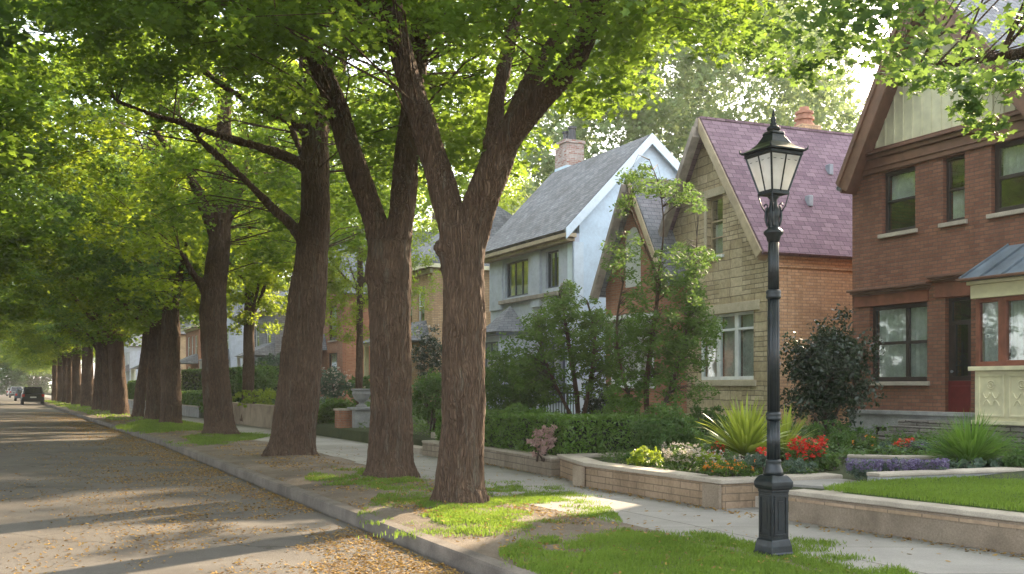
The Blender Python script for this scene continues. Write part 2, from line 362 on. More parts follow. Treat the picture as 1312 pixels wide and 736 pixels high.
    M['paleblue'] = m_plain("pale_blue_paint", (0.62, 0.72, 0.78), 0.5, 0.05, 8, 0.1, dirt=0.12)
    M['cream'] = m_plain("cream_paint", (0.74, 0.68, 0.45), 0.55, 0.07, 5, 0.15, dirt=0.2)
    M['cream_board'] = m_plain("pale_green_boards", (0.70, 0.67, 0.46), 0.6, 0.07, 4, 0.15, dirt=0.2)
    M['brown'] = m_plain("brown_paint", (0.175, 0.085, 0.052), 0.5, 0.15, 6, 0.15)
    M['redbrown'] = m_plain("red_brown_paint", (0.235, 0.082, 0.048), 0.5, 0.15, 6, 0.15)
    M['maroon'] = m_plain("maroon_paint", (0.13, 0.014, 0.014), 0.35, 0.15, 5, 0.05)
    M['darkframe'] = m_plain("dark_window_paint", (0.035, 0.026, 0.022), 0.4, 0.2, 8, 0.05)
    M['navy'] = m_plain("navy_window_paint", (0.05, 0.065, 0.09), 0.4, 0.2, 8, 0.05)
    M['tan'] = m_plain("tan_paint", (0.44, 0.35, 0.22), 0.6, 0.12, 5, 0.15)
    M['greywood'] = m_plain("weathered_wood", (0.30, 0.26, 0.215), 0.8, 0.2, 5, 0.4, dirt=0.35)
    M['terracotta'] = m_plain("terracotta", (0.40, 0.19, 0.12), 0.8, 0.2, 8, 0.2)
    M['pot'] = m_plain("dark_clay", (0.06, 0.06, 0.065), 0.6, 0.2, 8, 0.1)
    M['seam'] = m_plain("painted_sheet_metal", (0.17, 0.215, 0.25), 0.42, 0.15, 3, 0.05, metal=0.35, dirt=0.3)
    M['iron'] = m_plain("lamp_cast_iron", (0.017, 0.023, 0.026), 0.36, 0.35, 14, 0.3, metal=0.25, dirt=0.35)
    M['rail'] = m_plain("black_iron", (0.015, 0.016, 0.018), 0.45, 0.2, 10, 0.1)
    M['lead'] = m_plain("lead_flashing", (0.30, 0.34, 0.38), 0.5, 0.15, 6, 0.1)
    M['curtain'] = m_plain("net_curtain", (0.72, 0.74, 0.70), 0.9, 0.08, 12, 0)
    M['room'] = m_plain("room_shade_dark", (0.07, 0.06, 0.05), 0.9, 0.2, 2, 0)  # dark colour stands in for the dimness of unlit rooms
    M['bark'] = m_bark()
    M['stem'] = m_plain("twig_bark", (0.075, 0.052, 0.036), 0.9, 0.3, 20, 0.3)
    M['glass'] = m_glass("window_glass", (0.90, 0.93, 0.92), 0.13)
    M['glass_clear'] = m_glass("clear_glass", (0.85, 0.88, 0.86), 0.16)
    # leaves
    M['maple'] = m_leaf("maple_leaves", (0.038, 0.084, 0.018), (0.108, 0.178, 0.03), (0.36, 0.54, 0.055), 0.51)
    M['maple_cool'] = m_leaf("shade_tinted_leaves", (0.038, 0.088, 0.036), (0.09, 0.17, 0.06), (0.32, 0.50, 0.09), 0.47)  # cooler copy of the maple leaves, shade put into the colour
    M['maple_gold'] = m_leaf("backlight_tinted_leaves", (0.05, 0.095, 0.016), (0.125, 0.195, 0.024), (0.54, 0.68, 0.05), 0.56)  # brighter copy of the maple leaves, backlight glow put into the colour
    M['pale'] = m_leaf("haze_pale_leaves", (0.12, 0.18, 0.075), (0.22, 0.29, 0.13), (0.36, 0.46, 0.17), 0.46)  # distance haze put into a paler leaf colour
    M['young'] = m_leaf("small_tree_leaves", (0.05, 0.105, 0.024), (0.115, 0.19, 0.04), (0.20, 0.33, 0.06), 0.38, 0.65, 0.15)
    M['box'] = m_leaf("hedge_leaves", (0.06, 0.135, 0.018), (0.135, 0.235, 0.035), (0.18, 0.33, 0.03), 0.35, 0.4, 0.45)
    M['shrub'] = m_leaf("shrub_leaves", (0.036, 0.088, 0.022), (0.09, 0.165, 0.04), (0.20, 0.34, 0.04), 0.35)
    M['holly'] = m_leaf("dark_holly_leaves", (0.010, 0.024, 0.011), (0.030, 0.052, 0.022), (0.06, 0.10, 0.02), 0.2, 0.3, 0.5)
    M['ivy'] = m_leaf("ivy_leaves", (0.030, 0.070, 0.014), (0.085, 0.14, 0.022), (0.2, 0.34, 0.04), 0.35)
    M['lime'] = m_leaf("lime_leaves", (0.12, 0.20, 0.015), (0.26, 0.36, 0.03), (0.5, 0.6, 0.05), 0.45)
    M['grass'] = m_leaf("grass_blades", (0.07, 0.135, 0.02), (0.16, 0.25, 0.04), (0.36, 0.52, 0.06), 0.4, 0.6, 0.2)
    M['spiky'] = m_leaf("yucca_leaves", (0.13, 0.20, 0.03), (0.32, 0.38, 0.05), (0.55, 0.62, 0.08), 0.4, 0.35, 0.5)
    M['grassy'] = m_leaf("daylily_leaves", (0.04, 0.11, 0.015), (0.10, 0.21, 0.035), (0.28, 0.46, 0.05), 0.4)
    M['bluegreen'] = m_leaf("grey_green_leaves", (0.05, 0.085, 0.06), (0.12, 0.17, 0.12), (0.18, 0.28, 0.14), 0.3)
    M['red'] = m_leaf("red_petals", (0.50, 0.015, 0.012), (0.80, 0.06, 0.035), (0.8, 0.05, 0.02), 0.35)
    M['pink'] = m_leaf("pink_petals", (0.34, 0.20, 0.17), (0.55, 0.40, 0.36), (0.5, 0.3, 0.25), 0.3)
    M['purple'] = m_leaf("lavender_petals", (0.13, 0.10, 0.20), (0.27, 0.23, 0.36), (0.3, 0.22, 0.4), 0.3)
    M['paleflower'] = m_leaf("cream_petals", (0.45, 0.40, 0.34), (0.7, 0.62, 0.52), (0.6, 0.5, 0.4), 0.3)
    M['orangef'] = m_leaf("orange_petals", (0.6, 0.14, 0.02), (0.8, 0.35, 0.03), (0.8, 0.3, 0.03), 0.3)
    M['litter'] = m_leaf("fallen_leaves", (0.11, 0.055, 0.025), (0.42, 0.26, 0.075), (0.5, 0.3, 0.05), 0.25, 0.7, 0.2)
    M['core'] = m_plain("hedge_core_shade", (0.012, 0.018, 0.008), 0.95, 0.3, 10, 0.4)  # near-black hedge filling, inner shade painted as colour
mats()

# ------------------------------------------------------------------ leaf clouds
MAPLE = [(0, 0.5), (-0.13, 0.22), (-0.44, 0.27), (-0.30, 0.02), (-0.38, -0.22), (-0.10, -0.20), (0, -0.42), (0.10, -0.20), (0.38, -0.22), (0.30, 0.02), (0.44, 0.27), (0.13, 0.22)]
OVAL = [(0, 0.5), (-0.22, 0.12), (-0.18, -0.28), (0, -0.5), (0.18, -0.28), (0.22, 0.12)]
DIAM = [(0, 0.5), (-0.26, 0.0), (0, -0.5), (0.26, 0.0)]
LOBE = [(0, 0.5), (-0.16, 0.12), (-0.46, 0.16), (-0.2, -0.28), (0, -0.45), (0.2, -0.28), (0.46, 0.16), (0.16, 0.12)]
def leaf_mesh(name, P, size, shape, m, rng, bias=0.8, tint=None, parent=None, var=0.5, nrm=None, curl=0.12):
    n = len(P)
    if n == 0: P = np.zeros((1, 3)); n = 1; tint = None
    k = len(shape); sh = np.array(shape, np.float32)
    nn = rng.normal(size=(n, 3)); nn /= np.linalg.norm(nn, axis=1)[:, None]
    if nrm is not None: nn = nn * 0.9 + nrm * bias
    else: nn[:, 2] = np.abs(nn[:, 2]) + bias
    nn /= np.linalg.norm(nn, axis=1)[:, None]
    a = rng.normal(size=(n, 3)); a -= nn * (a * nn).sum(1)[:, None]; a /= np.linalg.norm(a, axis=1)[:, None]
    b = np.cross(nn, a); s = size * (1 + var * (rng.random(n) * 2 - 1))
    off = a[:, None, :] * sh[None, :, 0:1] + b[:, None, :] * sh[None, :, 1:2] + nn[:, None, :] * (-curl * (np.abs(sh[None, :, 0:1]) * 1.6 + (sh[None, :, 1:2] ** 2) * 1.2))
    co = (P[:, None, :] + off * s[:, None, None]).reshape(-1, 3).astype(np.float32)
    me = bpy.data.meshes.new(name)
    me.vertices.add(n * k); me.vertices.foreach_set("co", co.ravel())
    me.loops.add(n * k); me.loops.foreach_set("vertex_index", np.arange(n * k, dtype=np.int32))
    me.polygons.add(n); me.polygons.foreach_set("loop_start", np.arange(0, n * k, k, dtype=np.int32))
    me.update(calc_edges=True)
    at = me.attributes.new("tint", 'FLOAT', 'FACE')
    if tint is None: tint = rng.random(n)
    at.data.foreach_set("value", np.clip(tint, 0, 1).astype(np.float32))
    me.materials.append(m)
    o = bpy.data.objects.new(name, me); COL.objects.link(o)
    if parent is not None: o.parent = parent
    return o
def spray(centers, rad, per, rng, flat=0.55, droop=0.25):
    """leaf positions gathered in ragged clumps about the centres, with a tint that varies clump by clump"""
    C = np.array(centers, float)
    if len(C) == 0: return np.zeros((1, 3)), np.zeros(1)
    n = len(C); idx = np.repeat(np.arange(n), per)
    d = rng.normal(size=(n * per, 3)); r = rng.random(n * per) ** 0.5
    d /= np.linalg.norm(d, axis=1)[:, None]
    st = 0.6 + 0.8 * rng.random((n, 3))
    d = d * r[:, None] * rad * st[idx]; d[:, 2] *= flat
    d[:, 2] -= droop * rad * (np.hypot(d[:, 0], d[:, 1]) / rad) ** 2
    ct = rng.random(n)
    return C[idx] + d, 0.55 * ct[idx] + 0.45 * rng.random(n * per)

# ------------------------------------------------------------------ trees
def catmull(pts, k=5):
    P = [Vector(p) for p in pts]; out = []
    for i in range(len(P) - 1):
        p0 = P[max(i - 1, 0)]; p1 = P[i]; p2 = P[i + 1]; p3 = P[min(i + 2, len(P) - 1)]
        for j in range(k):
            t = j / k
            out.append(0.5 * ((2 * p1) + (p2 - p0) * t + (2 * p0 - 5 * p1 + 4 * p2 - p3) * t * t + (3 * p1 - p0 - 3 * p2 + p3) * t ** 3))
    out.append(P[-1]); return out
def lerp_r(rs, k=5):
    out = []
    for i in range(len(rs) - 1):
        for j in range(k): out.append(rs[i] + (rs[i + 1] - rs[i]) * j / k)
    out.append(rs[-1]); return out
def trunk_mesh(limbs, parent, voxel=0.045, seg=16, disp=0.02, burls=(), seed=0, name="trunk", flare=True):
    """limbs: list of (points, radii) in the tree's own space, melted into one body with furrowed bark"""
    mb = MB()
    for pts, rs in limbs: mb.tube(catmull(pts), lerp_r(rs), seg)
    if flare:
        p0 = limbs[0][0][0]; r0 = limbs[0][1][0]; rr = random.Random(seed)
        for k in range(7):
            a = 2 * math.pi * k / 7 + rr.uniform(-0.3, 0.3); d = Vector((math.cos(a), math.sin(a), 0)); L = rr.uniform(1.15, 1.4)
            mb.tube([p0 + d * r0 * L + Vector((0, 0, -0.12)), p0 + d * r0 * 0.93 + Vector((0, 0, 0.08)), p0 + d * r0 * 0.62 + Vector((0, 0, 0.34)), p0 + d * r0 * 0.45 + Vector((0, 0, 0.8))],
                    [r0 * 0.13, r0 * 0.21, r0 * 0.22, r0 * 0.17], 8)
    for c, r in burls:
        bmv = bmesh.new(); bmesh.ops.create_icosphere(bmv, subdivisions=2, radius=r, matrix=Matrix.Translation(c))
        mb.add([v.co.copy() for v in bmv.verts], [tuple(v.index for v in f.verts) for f in bmv.faces]); bmv.free()
    me = bpy.data.meshes.new(name); me.from_pydata(mb.v, [], mb.f)
    tmp = bpy.data.objects.new("tmp", me); COL.objects.link(tmp)
    rm = tmp.modifiers.new("r", 'REMESH'); rm.mode = 'VOXEL'; rm.voxel_size = voxel
    sm = tmp.modifiers.new("s", 'SMOOTH'); sm.iterations = 3; sm.factor = 0.6
    dg = bpy.context.evaluated_depsgraph_get(); ev = tmp.evaluated_get(dg)
    out = bpy.data.meshes.new_from_object(ev); bpy.data.objects.remove(tmp); bpy.data.meshes.remove(me)
    out.name = name
    n = len(out.vertices); co = np.empty(n * 3, np.float32); out.vertices.foreach_get("co", co); co = co.reshape(-1, 3)
    nr = np.empty(n * 3, np.float32); out.vertex_normals.foreach_get("vector", nr); nr = nr.reshape(-1, 3)
    h = np.empty(n)
    for i in range(n):
        x, y, z = co[i]
        wv = noise.noise(Vector((x * 2, y * 2, z * 1.1 + seed))) * 1.2
        a = noise.noise(Vector((x * 15 + wv, y * 15 + wv, z * 2.4 + seed)))
        b = noise.noise(Vector((x * 2.6, y * 2.6, z * 1.2 + seed * 3.1)))
        h[i] = (0.5 - abs(a) * 2.2) * disp + b * disp * 1.3
    out.vertices.foreach_set("co", (co + nr * h[:, None]).astype(np.float32).ravel())
    out.polygons.foreach_set("use_smooth", [True] * len(out.polygons))
    out.materials.clear(); out.materials.append(MAT['bark']); out.update()
    o = bpy.data.objects.new(name, out); COL.objects.link(o); o.parent = parent
    return o
def twigs(parent, limbs, centers, rng, every=2, r0=0.022, name="branches"):
    L = []
    for pts, rs in limbs:
        c = catmull(pts); L += [(p, r) for p, r in zip(c, lerp_r(rs)) if p.z > limbs[0][0][-1].z * 0.6 or r < 0.15]
    if not L: return
    A = np.array([tuple(p) for p, r in L]); mb = MB()
    placed = []
    for c in centers[::every]:
        c = np.array(c)
        d = np.linalg.norm(A - c, axis=1) + np.maximum(0, A[:, 2] - c[2]) * 1.2
        i = int(d.argmin()); s = A[i]; D = np.linalg.norm(c - s)
        if D > 7: continue
        m1 = s + (c - s) * 0.4 + np.array([rng.normal() * 0.12 * D, rng.normal() * 0.12 * D, 0.10 * D])
        m2 = s + (c - s) * 0.75 + np.array([rng.normal() * 0.07 * D, rng.normal() * 0.07 * D, 0.10 * D])
        rr = r0 * (0.5 + 0.35 * D)
        mb.tube([s, m1, m2, c], [rr, rr * 0.7, rr * 0.42, rr * 0.15], 5, cap=False)
    if mb.v: mb.build(name, MAT['bark'], parent, smooth=True, recalc=False)

def px_of(c): return CX + F * c[0] / c[1], HY - F * (c[2] - EYE) / c[1]
def interp(tab, x):
    if x <= tab[0][0]: return tab[0][1]
    for (a, b), (c, d) in zip(tab, tab[1:]):
        if x <= c: return b + (d - b) * (x - a) / (c - a)
    return tab[-1][1]
LIT = []          # sunlit patches of ground: boughs that would shade them are thinned out
def crown_centers(n, base, rad, zc, zr, rng, zmin=4.6, keep=None, hollow=0.35, lean=(0, 0)):
    out = []; tries = 0
    while len(out) < n and tries < n * 12:
        tries += 1
        d = rng.normal(size=3); d /= np.linalg.norm(d); r = (hollow + (1 - hollow) * rng.random()) ** 0.6
        wob = 1 + 0.28 * nz(d[0] * 1.7 + base[0], d[1] * 1.7 + base[1], d[2] * 1.7)
        p = np.array([base[0] + lean[0] + d[0] * r * rad * wob, base[1] + lean[1] + d[1] * r * rad * wob, zc + d[2] * r * zr * wob])
        if p[2] < zmin + 0.5 * nz(p[0], p[1], 3.3): continue
        if nz(p[0] * 0.55, p[1] * 0.55, p[2] * 0.55 + base[0]) < -0.22: continue
        if keep is not None and not keep(p, rng): continue
        bad = False
        for g in LIT:
            v = p - g[0]; t = v @ np.array(SDIR)
            if t > 0 and np.linalg.norm(v - t * np.array(SDIR)) < g[1]: bad = True; break
        if bad: continue
        out.append(tuple(p - np.array(base)))
    return out

# ------------------------------------------------------------------ ground, road, kerb, verge, pavement, gardens
YS = [-30, -20, -10, -4, 0, 2, 4, 6, 8, 10, 12, 14, 16, 18, 20, 22, 24, 26, 28, 30, 33, 36, 40, 45, 50, 56, 63, 70, 80, 90, 100, 120, 140, 170, 200, 250, 300, 400, 520]
def strip(name, m, cols, kind='structure', wig=None, ys=YS, sub=1):
    """sheet that follows the street; cols = list of (dx, z)"""
    vs = []; fs = []; uv = []
    L = []
    for a, b in zip(ys, ys[1:]):
        for j in range(sub): L.append(a + (b - a) * j / sub)
    L.append(ys[-1]); s_ = 0; nC = len(cols)
    for i, Y in enumerate(L):
        for j, (dx, z) in enumerate(cols):
            zz = z(Y) if callable(z) else z; dd = dx(Y) if callable(dx) else dx
            vs.append((K(Y) + dd, Y, zz + (wig(K(Y) + dd, Y, j) if wig else 0)))
    for i in range(len(L) - 1):
        for j in range(nC - 1): fs.append((i * nC + j, i * nC + j + 1, (i + 1) * nC + j + 1, (i + 1) * nC + j))
    me = bpy.data.meshes.new(name); me.from_pydata(vs, [], fs); me.update(); me.materials.append(m)
    l = me.uv_layers.new(name="UVMap")
    for p in me.polygons:
        for li, vi in zip(p.loop_indices, p.vertices):
            x, y, z = me.vertices[vi].co; l.data[li].uv = (y * 1.115, (x - K(y)) * 0.9)
    me.polygons.foreach_set("use_smooth", [True] * len(fs))
    o = bpy.data.objects.new(name, me); COL.objects.link(o); o["kind"] = kind; return o

mb = MB(); mb.add([(-3000, -1500, -0.3), (3000, -1500, -0.3), (3000, 4000, -0.3), (-3000, 4000, -0.3)], [(0, 1, 2, 3)])
g = mb.build("ground", MAT['ground'], recalc=False); g["kind"] = 'structure'
ROADW = 9.6
strip("road", MAT['asphalt'], [(-ROADW, -0.14), (-ROADW * 0.75, -0.10), (-ROADW / 2, -0.075), (-ROADW * 0.25, -0.10), (-0.24, -0.14)])
strip("far_verge", MAT['dirt'], [(-ROADW - 14, 0.02), (-ROADW - 3, 0.02), (-ROADW - 0.2, 0.0), (-ROADW - 0.2, -0.2)])
kbo = strip("kerb", MAT['kerb'], [(-0.165, -0.2), (-0.155, -0.02), (-0.145, 0.004), (-0.01, 0.014), (0.0, 0.010), (0.0, -0.15)], wig=lambda x, y, j: 0.012 * nz(x * 0.9, y * 0.9, 5) if j < 5 else 0, sub=4)
kbo.data.polygons.foreach_set('use_smooth', [False] * len(kbo.data.polygons))
def walk_in(Y): return 2.55 + 0.12 * nz(Y * 0.4, 2.0)
def verge_h(x, y, j): return (0.05 * nz(x * 0.55, y * 0.55, 1.7) + 0.025 * nz(x * 2.1, y * 2.1, 4) + 0.02) * (1 if 0 < j < 7 else 0)
strip("verge", MAT['dirt'], [(0.0, 0.0), (0.25, 0.0), (0.7, 0.01), (1.1, 0.02), (1.5, 0.03), (1.9, 0.02), (2.3, 0.0), (3.0, -0.012)], wig=verge_h, sub=4)
strip("pavement", MAT['walk'], [(walk_in, 0.004), (3.6, 0.008), (5.9, 0.004)], sub=3)
def verge_z(x, y):
    dx = x - K(y)
    return 0.03 + 0.05 * nz(x * 0.55, y * 0.55, 1.7) + 0.025 * nz(x * 2.1, y * 2.1, 4) + 0.02 if 0.4 < dx < 2.2 else 0.015
WALLX = 5.25
def yard_z(dx): return 0.30 + 0.28 * smooth01((dx - 5.4) / 6.5)
strip("garden_ground", MAT['yard'], [(WALLX + 0.12, -0.1), (WALLX + 0.12, 0.30), (7.0, yard_z(7.0)), (9.0, yard_z(9.0)), (11, yard_z(11)), (13, 0.58), (20, 0.6), (90, 0.6)])

# ------------------------------------------------------------------ street trees: the four near ones follow the photo limb by limb
rng = np.random.default_rng(7); random.seed(7)
def P3(px, py, Y, base): return V(px, py, Y) - base
def limb(base, Y, spec):
    """spec rows: (px, py, width in px, extra depth)"""
    return [P3(a, b, Y + d, base) for a, b, wd, d in spec], [wd * (0.47 if wd > 50 else 0.43) * (Y + d) / F for a, b, wd, d in spec]
for px, py, r in [(120, 722, .55), (230, 706, .6), (330, 692, .6), (420, 676, .6), (30, 744, .5), (60, 652, .5), (150, 642, .55), (240, 632, .55), (330, 622, .5), (430, 612, .45),
                  (610, 655, .55), (680, 650, .5), (560, 664, .5), (730, 668, .4), (770, 640, .6), (820, 650, .6), (870, 662, .5), (800, 690, .5), (720, 705, .5), (870, 700, .45), (880, 640, .5), (470, 720, .7), (560, 716, .5)]:
    LIT.append((np.array(G(px, py)), r * 0.75))

# tree one
b1 = G(590, 645); Y1 = b1.y
t1 = thing("street_tree", "big forked street tree nearest the lamp post, growing from a sunlit grass patch", "tree", b1, 0, "street trees along the kerb")
L1 = [limb(b1, Y1, [(590, 652, 78, 0), (590, 610, 66, 0), (593, 540, 59, 0), (595, 440, 58, 0), (594, 370, 58, 0), (592, 322, 62, 0), (594, 292, 66, 0)]),
      limb(b1, Y1, [(590, 318, 48, 0), (573, 262, 44, 0.1), (556, 205, 40, 0.2), (540, 150, 38, 0.3), (522, 95, 34, 0.5), (508, 40, 30, 0.7), (500, -30, 25, 0.9), (480, -140, 16, 1.2)]),
      limb(b1, Y1, [(600, 315, 50, 0), (615, 262, 50, -0.1), (634, 215, 48, -0.2), (655, 172, 42, -0.3), (690, 130, 34, -0.5), (722, 98, 31, -0.7), (745, 62, 28, -0.9), (758, 20, 24, -1.1), (775, -50, 18, -1.3), (800, -160, 11, -1.6)]),
      limb(b1, Y1, [(650, 180, 30, -0.2), (664, 140, 28, 0), (685, 95, 25, 0.3), (710, 55, 23, 0.5), (738, 12, 20, 0.7), (765, -50, 15, 0.9), (800, -150, 9, 1.2)]),
      limb(b1, Y1, [(634, 205, 26, 0.1), (634, 160, 25, 0.4), (640, 115, 22, 0.7), (652, 60, 18, 1.0), (664, 5, 15, 1.3), (668, -80, 9, 1.6)]),
      limb(b1, Y1, [(604, 268, 16, 0.2), (612, 225, 13, 0.5), (622, 195, 11, 0.8), (630, 150, 9, 1.3)])]
trunk_mesh(L1, t1, 0.030, 20, 0.024, [(P3(566, 318, Y1 - 0.05, b1), 0.12), (P3(612, 288, Y1 - 0.1, b1), 0.14)], 1)
T1B = [(-900, 30), (300, 30), (370, 45), (520, 75), (600, 70), (660, 60), (690, 135), (740, 145), (775, 130), (800, 115), (840, 85), (880, 62), (920, 60), (960, 80), (1010, 98), (1050, 108), (1085, 80), (1110, 45), (1140, 60), (1400, 20)]
def keep1(p, rng):
    x, y = px_of(p)
    return p[1] > 3 and (y < interp(T1B, x) - 8 + 22 * (rng.random() - 0.5))
c1 = crown_centers(600, b1, 5.6, 8.2, 3.8, rng, 4.7, keep1)
P, tt = spray([c for c in c1], 0.46, 130, rng)
leaf_mesh("crown", P, 0.102, MAPLE, MAT['maple'], rng, 0.7, tt, t1)
twigs(t1, L1[1:], c1, rng, 2, 0.010)
# tree two
b2 = G(500, 613); Y2 = b2.y
t2 = thing("street_tree", "second street tree from the lamp post, with a knobbly burl below its fork", "tree", b2, 0, "street trees along the kerb")
L2 = [limb(b2, Y2, [(500, 618, 76, 0), (500, 590, 66, 0), (501, 540, 57, 0), (501, 440, 55, 0), (499, 380, 58, 0), (498, 345, 62, 0), (500, 310, 56, 0)]),
      limb(b2, Y2, [(492, 335, 40, 0), (482, 290, 36, 0.1), (464, 240, 34, 0.2), (448, 190, 33, 0.3), (432, 140, 32, 0.5), (412, 90, 30, 0.7), (392, 40, 26, 0.9), (372, -10, 22, 1.1), (350, -100, 12, 1.3)]),
      limb(b2, Y2, [(506, 330, 44, 0), (514, 280, 38, 0), (519, 230, 36, 0.2), (523, 180, 34, 0.4), (530, 120, 33, 0.7), (537, 60, 32, 1.0), (545, 0, 28, 1.3), (560, -120, 14, 1.6)])]
trunk_mesh(L2, t2, 0.034, 20, 0.028, [(P3(484, 346, Y2 - 0.1, b2), 0.24), (P3(476, 356, Y2 - 0.12, b2), 0.14), (P3(498, 352, Y2 - 0.22, b2), 0.24)], 2)
T2B = [(-900, 40), (300, 110), (360, 140), (420, 160), (470, 215), (560, 285), (640, 240), (680, 165), (735, 140), (770, 125), (820, 110), (870, 70), (930, 40), (1400, 0)]
def keep2(p, rng):
    x, y = px_of(p)
    if 395 < x < 560 and y > 100 and p[1] < Y2 + 0.6: return False
    return p[1] > 3 and (y < interp(T2B, x) - 10 + 30 * (rng.random() - 0.5))
c2 = crown_centers(560, b2, 5.6, 8.4, 4.2, rng, 4.4, keep2)
P, tt = spray(c2, 0.48, 115, rng)
leaf_mesh("crown", P, 0.112, MAPLE, MAT['maple'], rng, 0.7, tt, t2)
twigs(t2, L2[1:], c2, rng, 3, 0.010)
# tree three
b3 = G(373, 586); Y3 = b3.y
t3 = thing("street_tree", "third street tree from the lamp post, leaning right with long bare boughs reaching left", "tree", b3, 0, "street trees along the kerb")
L3 = [limb(b3, Y3, [(372, 590, 72, 0), (376, 560, 62, 0), (384, 480, 56, 0), (392, 400, 53, 0), (400, 320, 48, 0), (404, 260, 43, 0), (404, 200, 40, 0), (402, 140, 36, 0), (396, 80, 30, 0), (388, 0, 22, 0), (385, -100, 12, 0)]),
      limb(b3, Y3, [(402, 222, 18, 0), (372, 203, 15, -0.3), (330, 188, 13, -0.6), (285, 175, 12, -0.9), (240, 160, 10, -1.2), (195, 147, 8, -1.5), (150, 130, 5, -1.8)]),
      limb(b3, Y3, [(400, 185, 16, 0), (380, 160, 14, -0.3), (345, 145, 12, -0.6), (310, 125, 11, -0.9), (275, 102, 9, -1.2), (250, 80, 7, -1.5), (220, 40, 5, -1.8)]),
      limb(b3, Y3, [(398, 325, 22, 0), (376, 292, 17, -0.2), (345, 262, 14, -0.4), (315, 232, 12, -0.6), (285, 205, 11, -0.8), (255, 178, 9, -1.0), (230, 150, 6, -1.2)]),
      limb(b3, Y3, [(390, 205, 10, 0.2), (376, 170, 9, 0.4), (366, 130, 8, 0.6), (352, 80, 6, 0.9)]),
      limb(b3, Y3, [(406, 190, 16, 0), (425, 140, 14, 0.6), (440, 80, 12, 1.2), (450, 10, 9, 1.8)])]
trunk_mesh(L3, t3, 0.042, 18, 0.028, [], 3)
T3B = [(-300, 60), (100, 95), (190, 110), (260, 130), (350, 150), (380, 180), (410, 300), (440, 330), (540, 300), (700, 240), (760, 120)]
def keep3(p, rng):
    x, y = px_of(p)
    if p[1] < Y3 + 0.5: return y < interp([(-300, 170), (200, 110), (260, 75), (400, 100), (450, 190), (700, 160)], x) + 30 * (rng.random() - 0.5)
    return y < interp([(-300, 300), (200, 330), (420, 350), (540, 330), (640, 290), (700, 230), (760, 120)], x) + 30 * (rng.random() - 0.5)
c3 = crown_centers(580, b3, 5.9, 9.0, 4.8, rng, 4.6, keep3)
P, tt = spray(c3, 0.50, 104, rng)
leaf_mesh("crown", P, 0.12, LOBE, MAT['maple'], rng, 0.7, tt, t3)
twigs(t3, L3[1:], c3, rng, 3, 0.010)
# tree four
b4 = G(283, 558); Y4 = b4.y
t4 = thing("street_tree", "fourth street tree from the lamp post, its bark edge glowing in low sun", "tree", b4, 0, "street trees along the kerb")
L4 = [limb(b4, Y4, [(283, 561, 52, 0), (281, 540, 44, 0), (277, 480, 39, 0), (273, 400, 38, 0), (277, 350, 34, 0), (282, 300, 30, 0), (285, 240, 27, 0), (287, 160, 22, 0), (290, 60, 12, 0)]),
      limb(b4, Y4, [(280, 315, 20, 0), (264, 272, 17, -0.3), (246, 232, 15, -0.6), (226, 205, 13, -0.9), (200, 170, 8, -1.2)]),
      limb(b4, Y4, [(268, 385, 16, 0), (258, 365, 14, -0.2), (244, 345, 9, -0.5), (230, 320, 5, -0.9)]),
      limb(b4, Y4, [(284, 300, 14, 0), (305, 250, 12, 0.5), (320, 190, 9, 1.0)])]
trunk_mesh(L4, t4, 0.055, 16, 0.03, [], 4)
def keep4(p, rng):
    x, y = px_of(p)
    if p[1] < Y4 + 0.5 and 225 < x < 320: return y < 215 + 40 * (rng.random() - 0.5)
    return y < interp([(0, 420), (230, 400), (330, 350), (400, 350), (480, 330)], x) + 30 * (rng.random() - 0.5)
c4 = crown_centers(520, b4, 6.0, 9.2, 5.2, rng, 4.2, keep4)
P, tt = spray(c4, 0.56, 80, rng)
leaf_mesh("crown", P, 0.148, LOBE, MAT['maple_gold'], rng, 0.7, tt, t4)
twigs(t4, L4[1:], c4, rng, 4, 0.012)
# the tree just outside the right edge whose low boughs hang over the brick house
b0 = Vector((4.6, 5.0, 0)); Y0 = 5.0
t0 = thing("street_tree", "tree at the right edge whose leafy bough hangs before the brick gable", "tree", b0, 0, "street trees along the kerb")
L0 = [([Vector((0, 0, -0.1)), Vector((0, 0, 1.5)), Vector((0.05, 0, 3.0)), Vector((0.1, 0.1, 4.2)), Vector((0.2, 0.2, 6.5)), Vector((0.2, 0.2, 9))], [0.36, 0.30, 0.28, 0.27, 0.16, 0.06]),
      ([Vector((0.05, 0.05, 3.3)), Vector((0.1, 1.6, 4.0)), Vector((0.15, 3.2, 4.4)), Vector((-0.1, 4.8, 4.75)), Vector((-0.4, 6.2, 5.1))], [0.15, 0.11, 0.08, 0.05, 0.02]),
      ([Vector((0.05, 0.05, 3.6)), Vector((-0.6, 1.8, 4.5)), Vector((-0.9, 3.6, 5.1)), Vector((-1.4, 5.4, 5.6))], [0.13, 0.10, 0.06, 0.02])]
trunk_mesh(L0, t0, 0.05, 14, 0.02, [], 5)
T0B = [(860, 15), (900, 30), (940, 70), (990, 88), (1040, 95), (1075, 85), (1100, 40), (1125, 30), (1140, 95), (1165, 108), (1195, 120), (1225, 104), (1250, 100), (1280, 128), (1312, 110), (1400, 130)]
def keep0(p, rng):
    if p[1] < 6.2: return p[2] > 5.5
    x, y = px_of(p)
    return y < interp(T0B, x) - 12 + 14 * (rng.random() - 0.5)
c0 = crown_centers(520, b0, 4.6, 6.6, 3.2, rng, 3.2, keep0, lean=(-0.3, 3.2))
hang = []
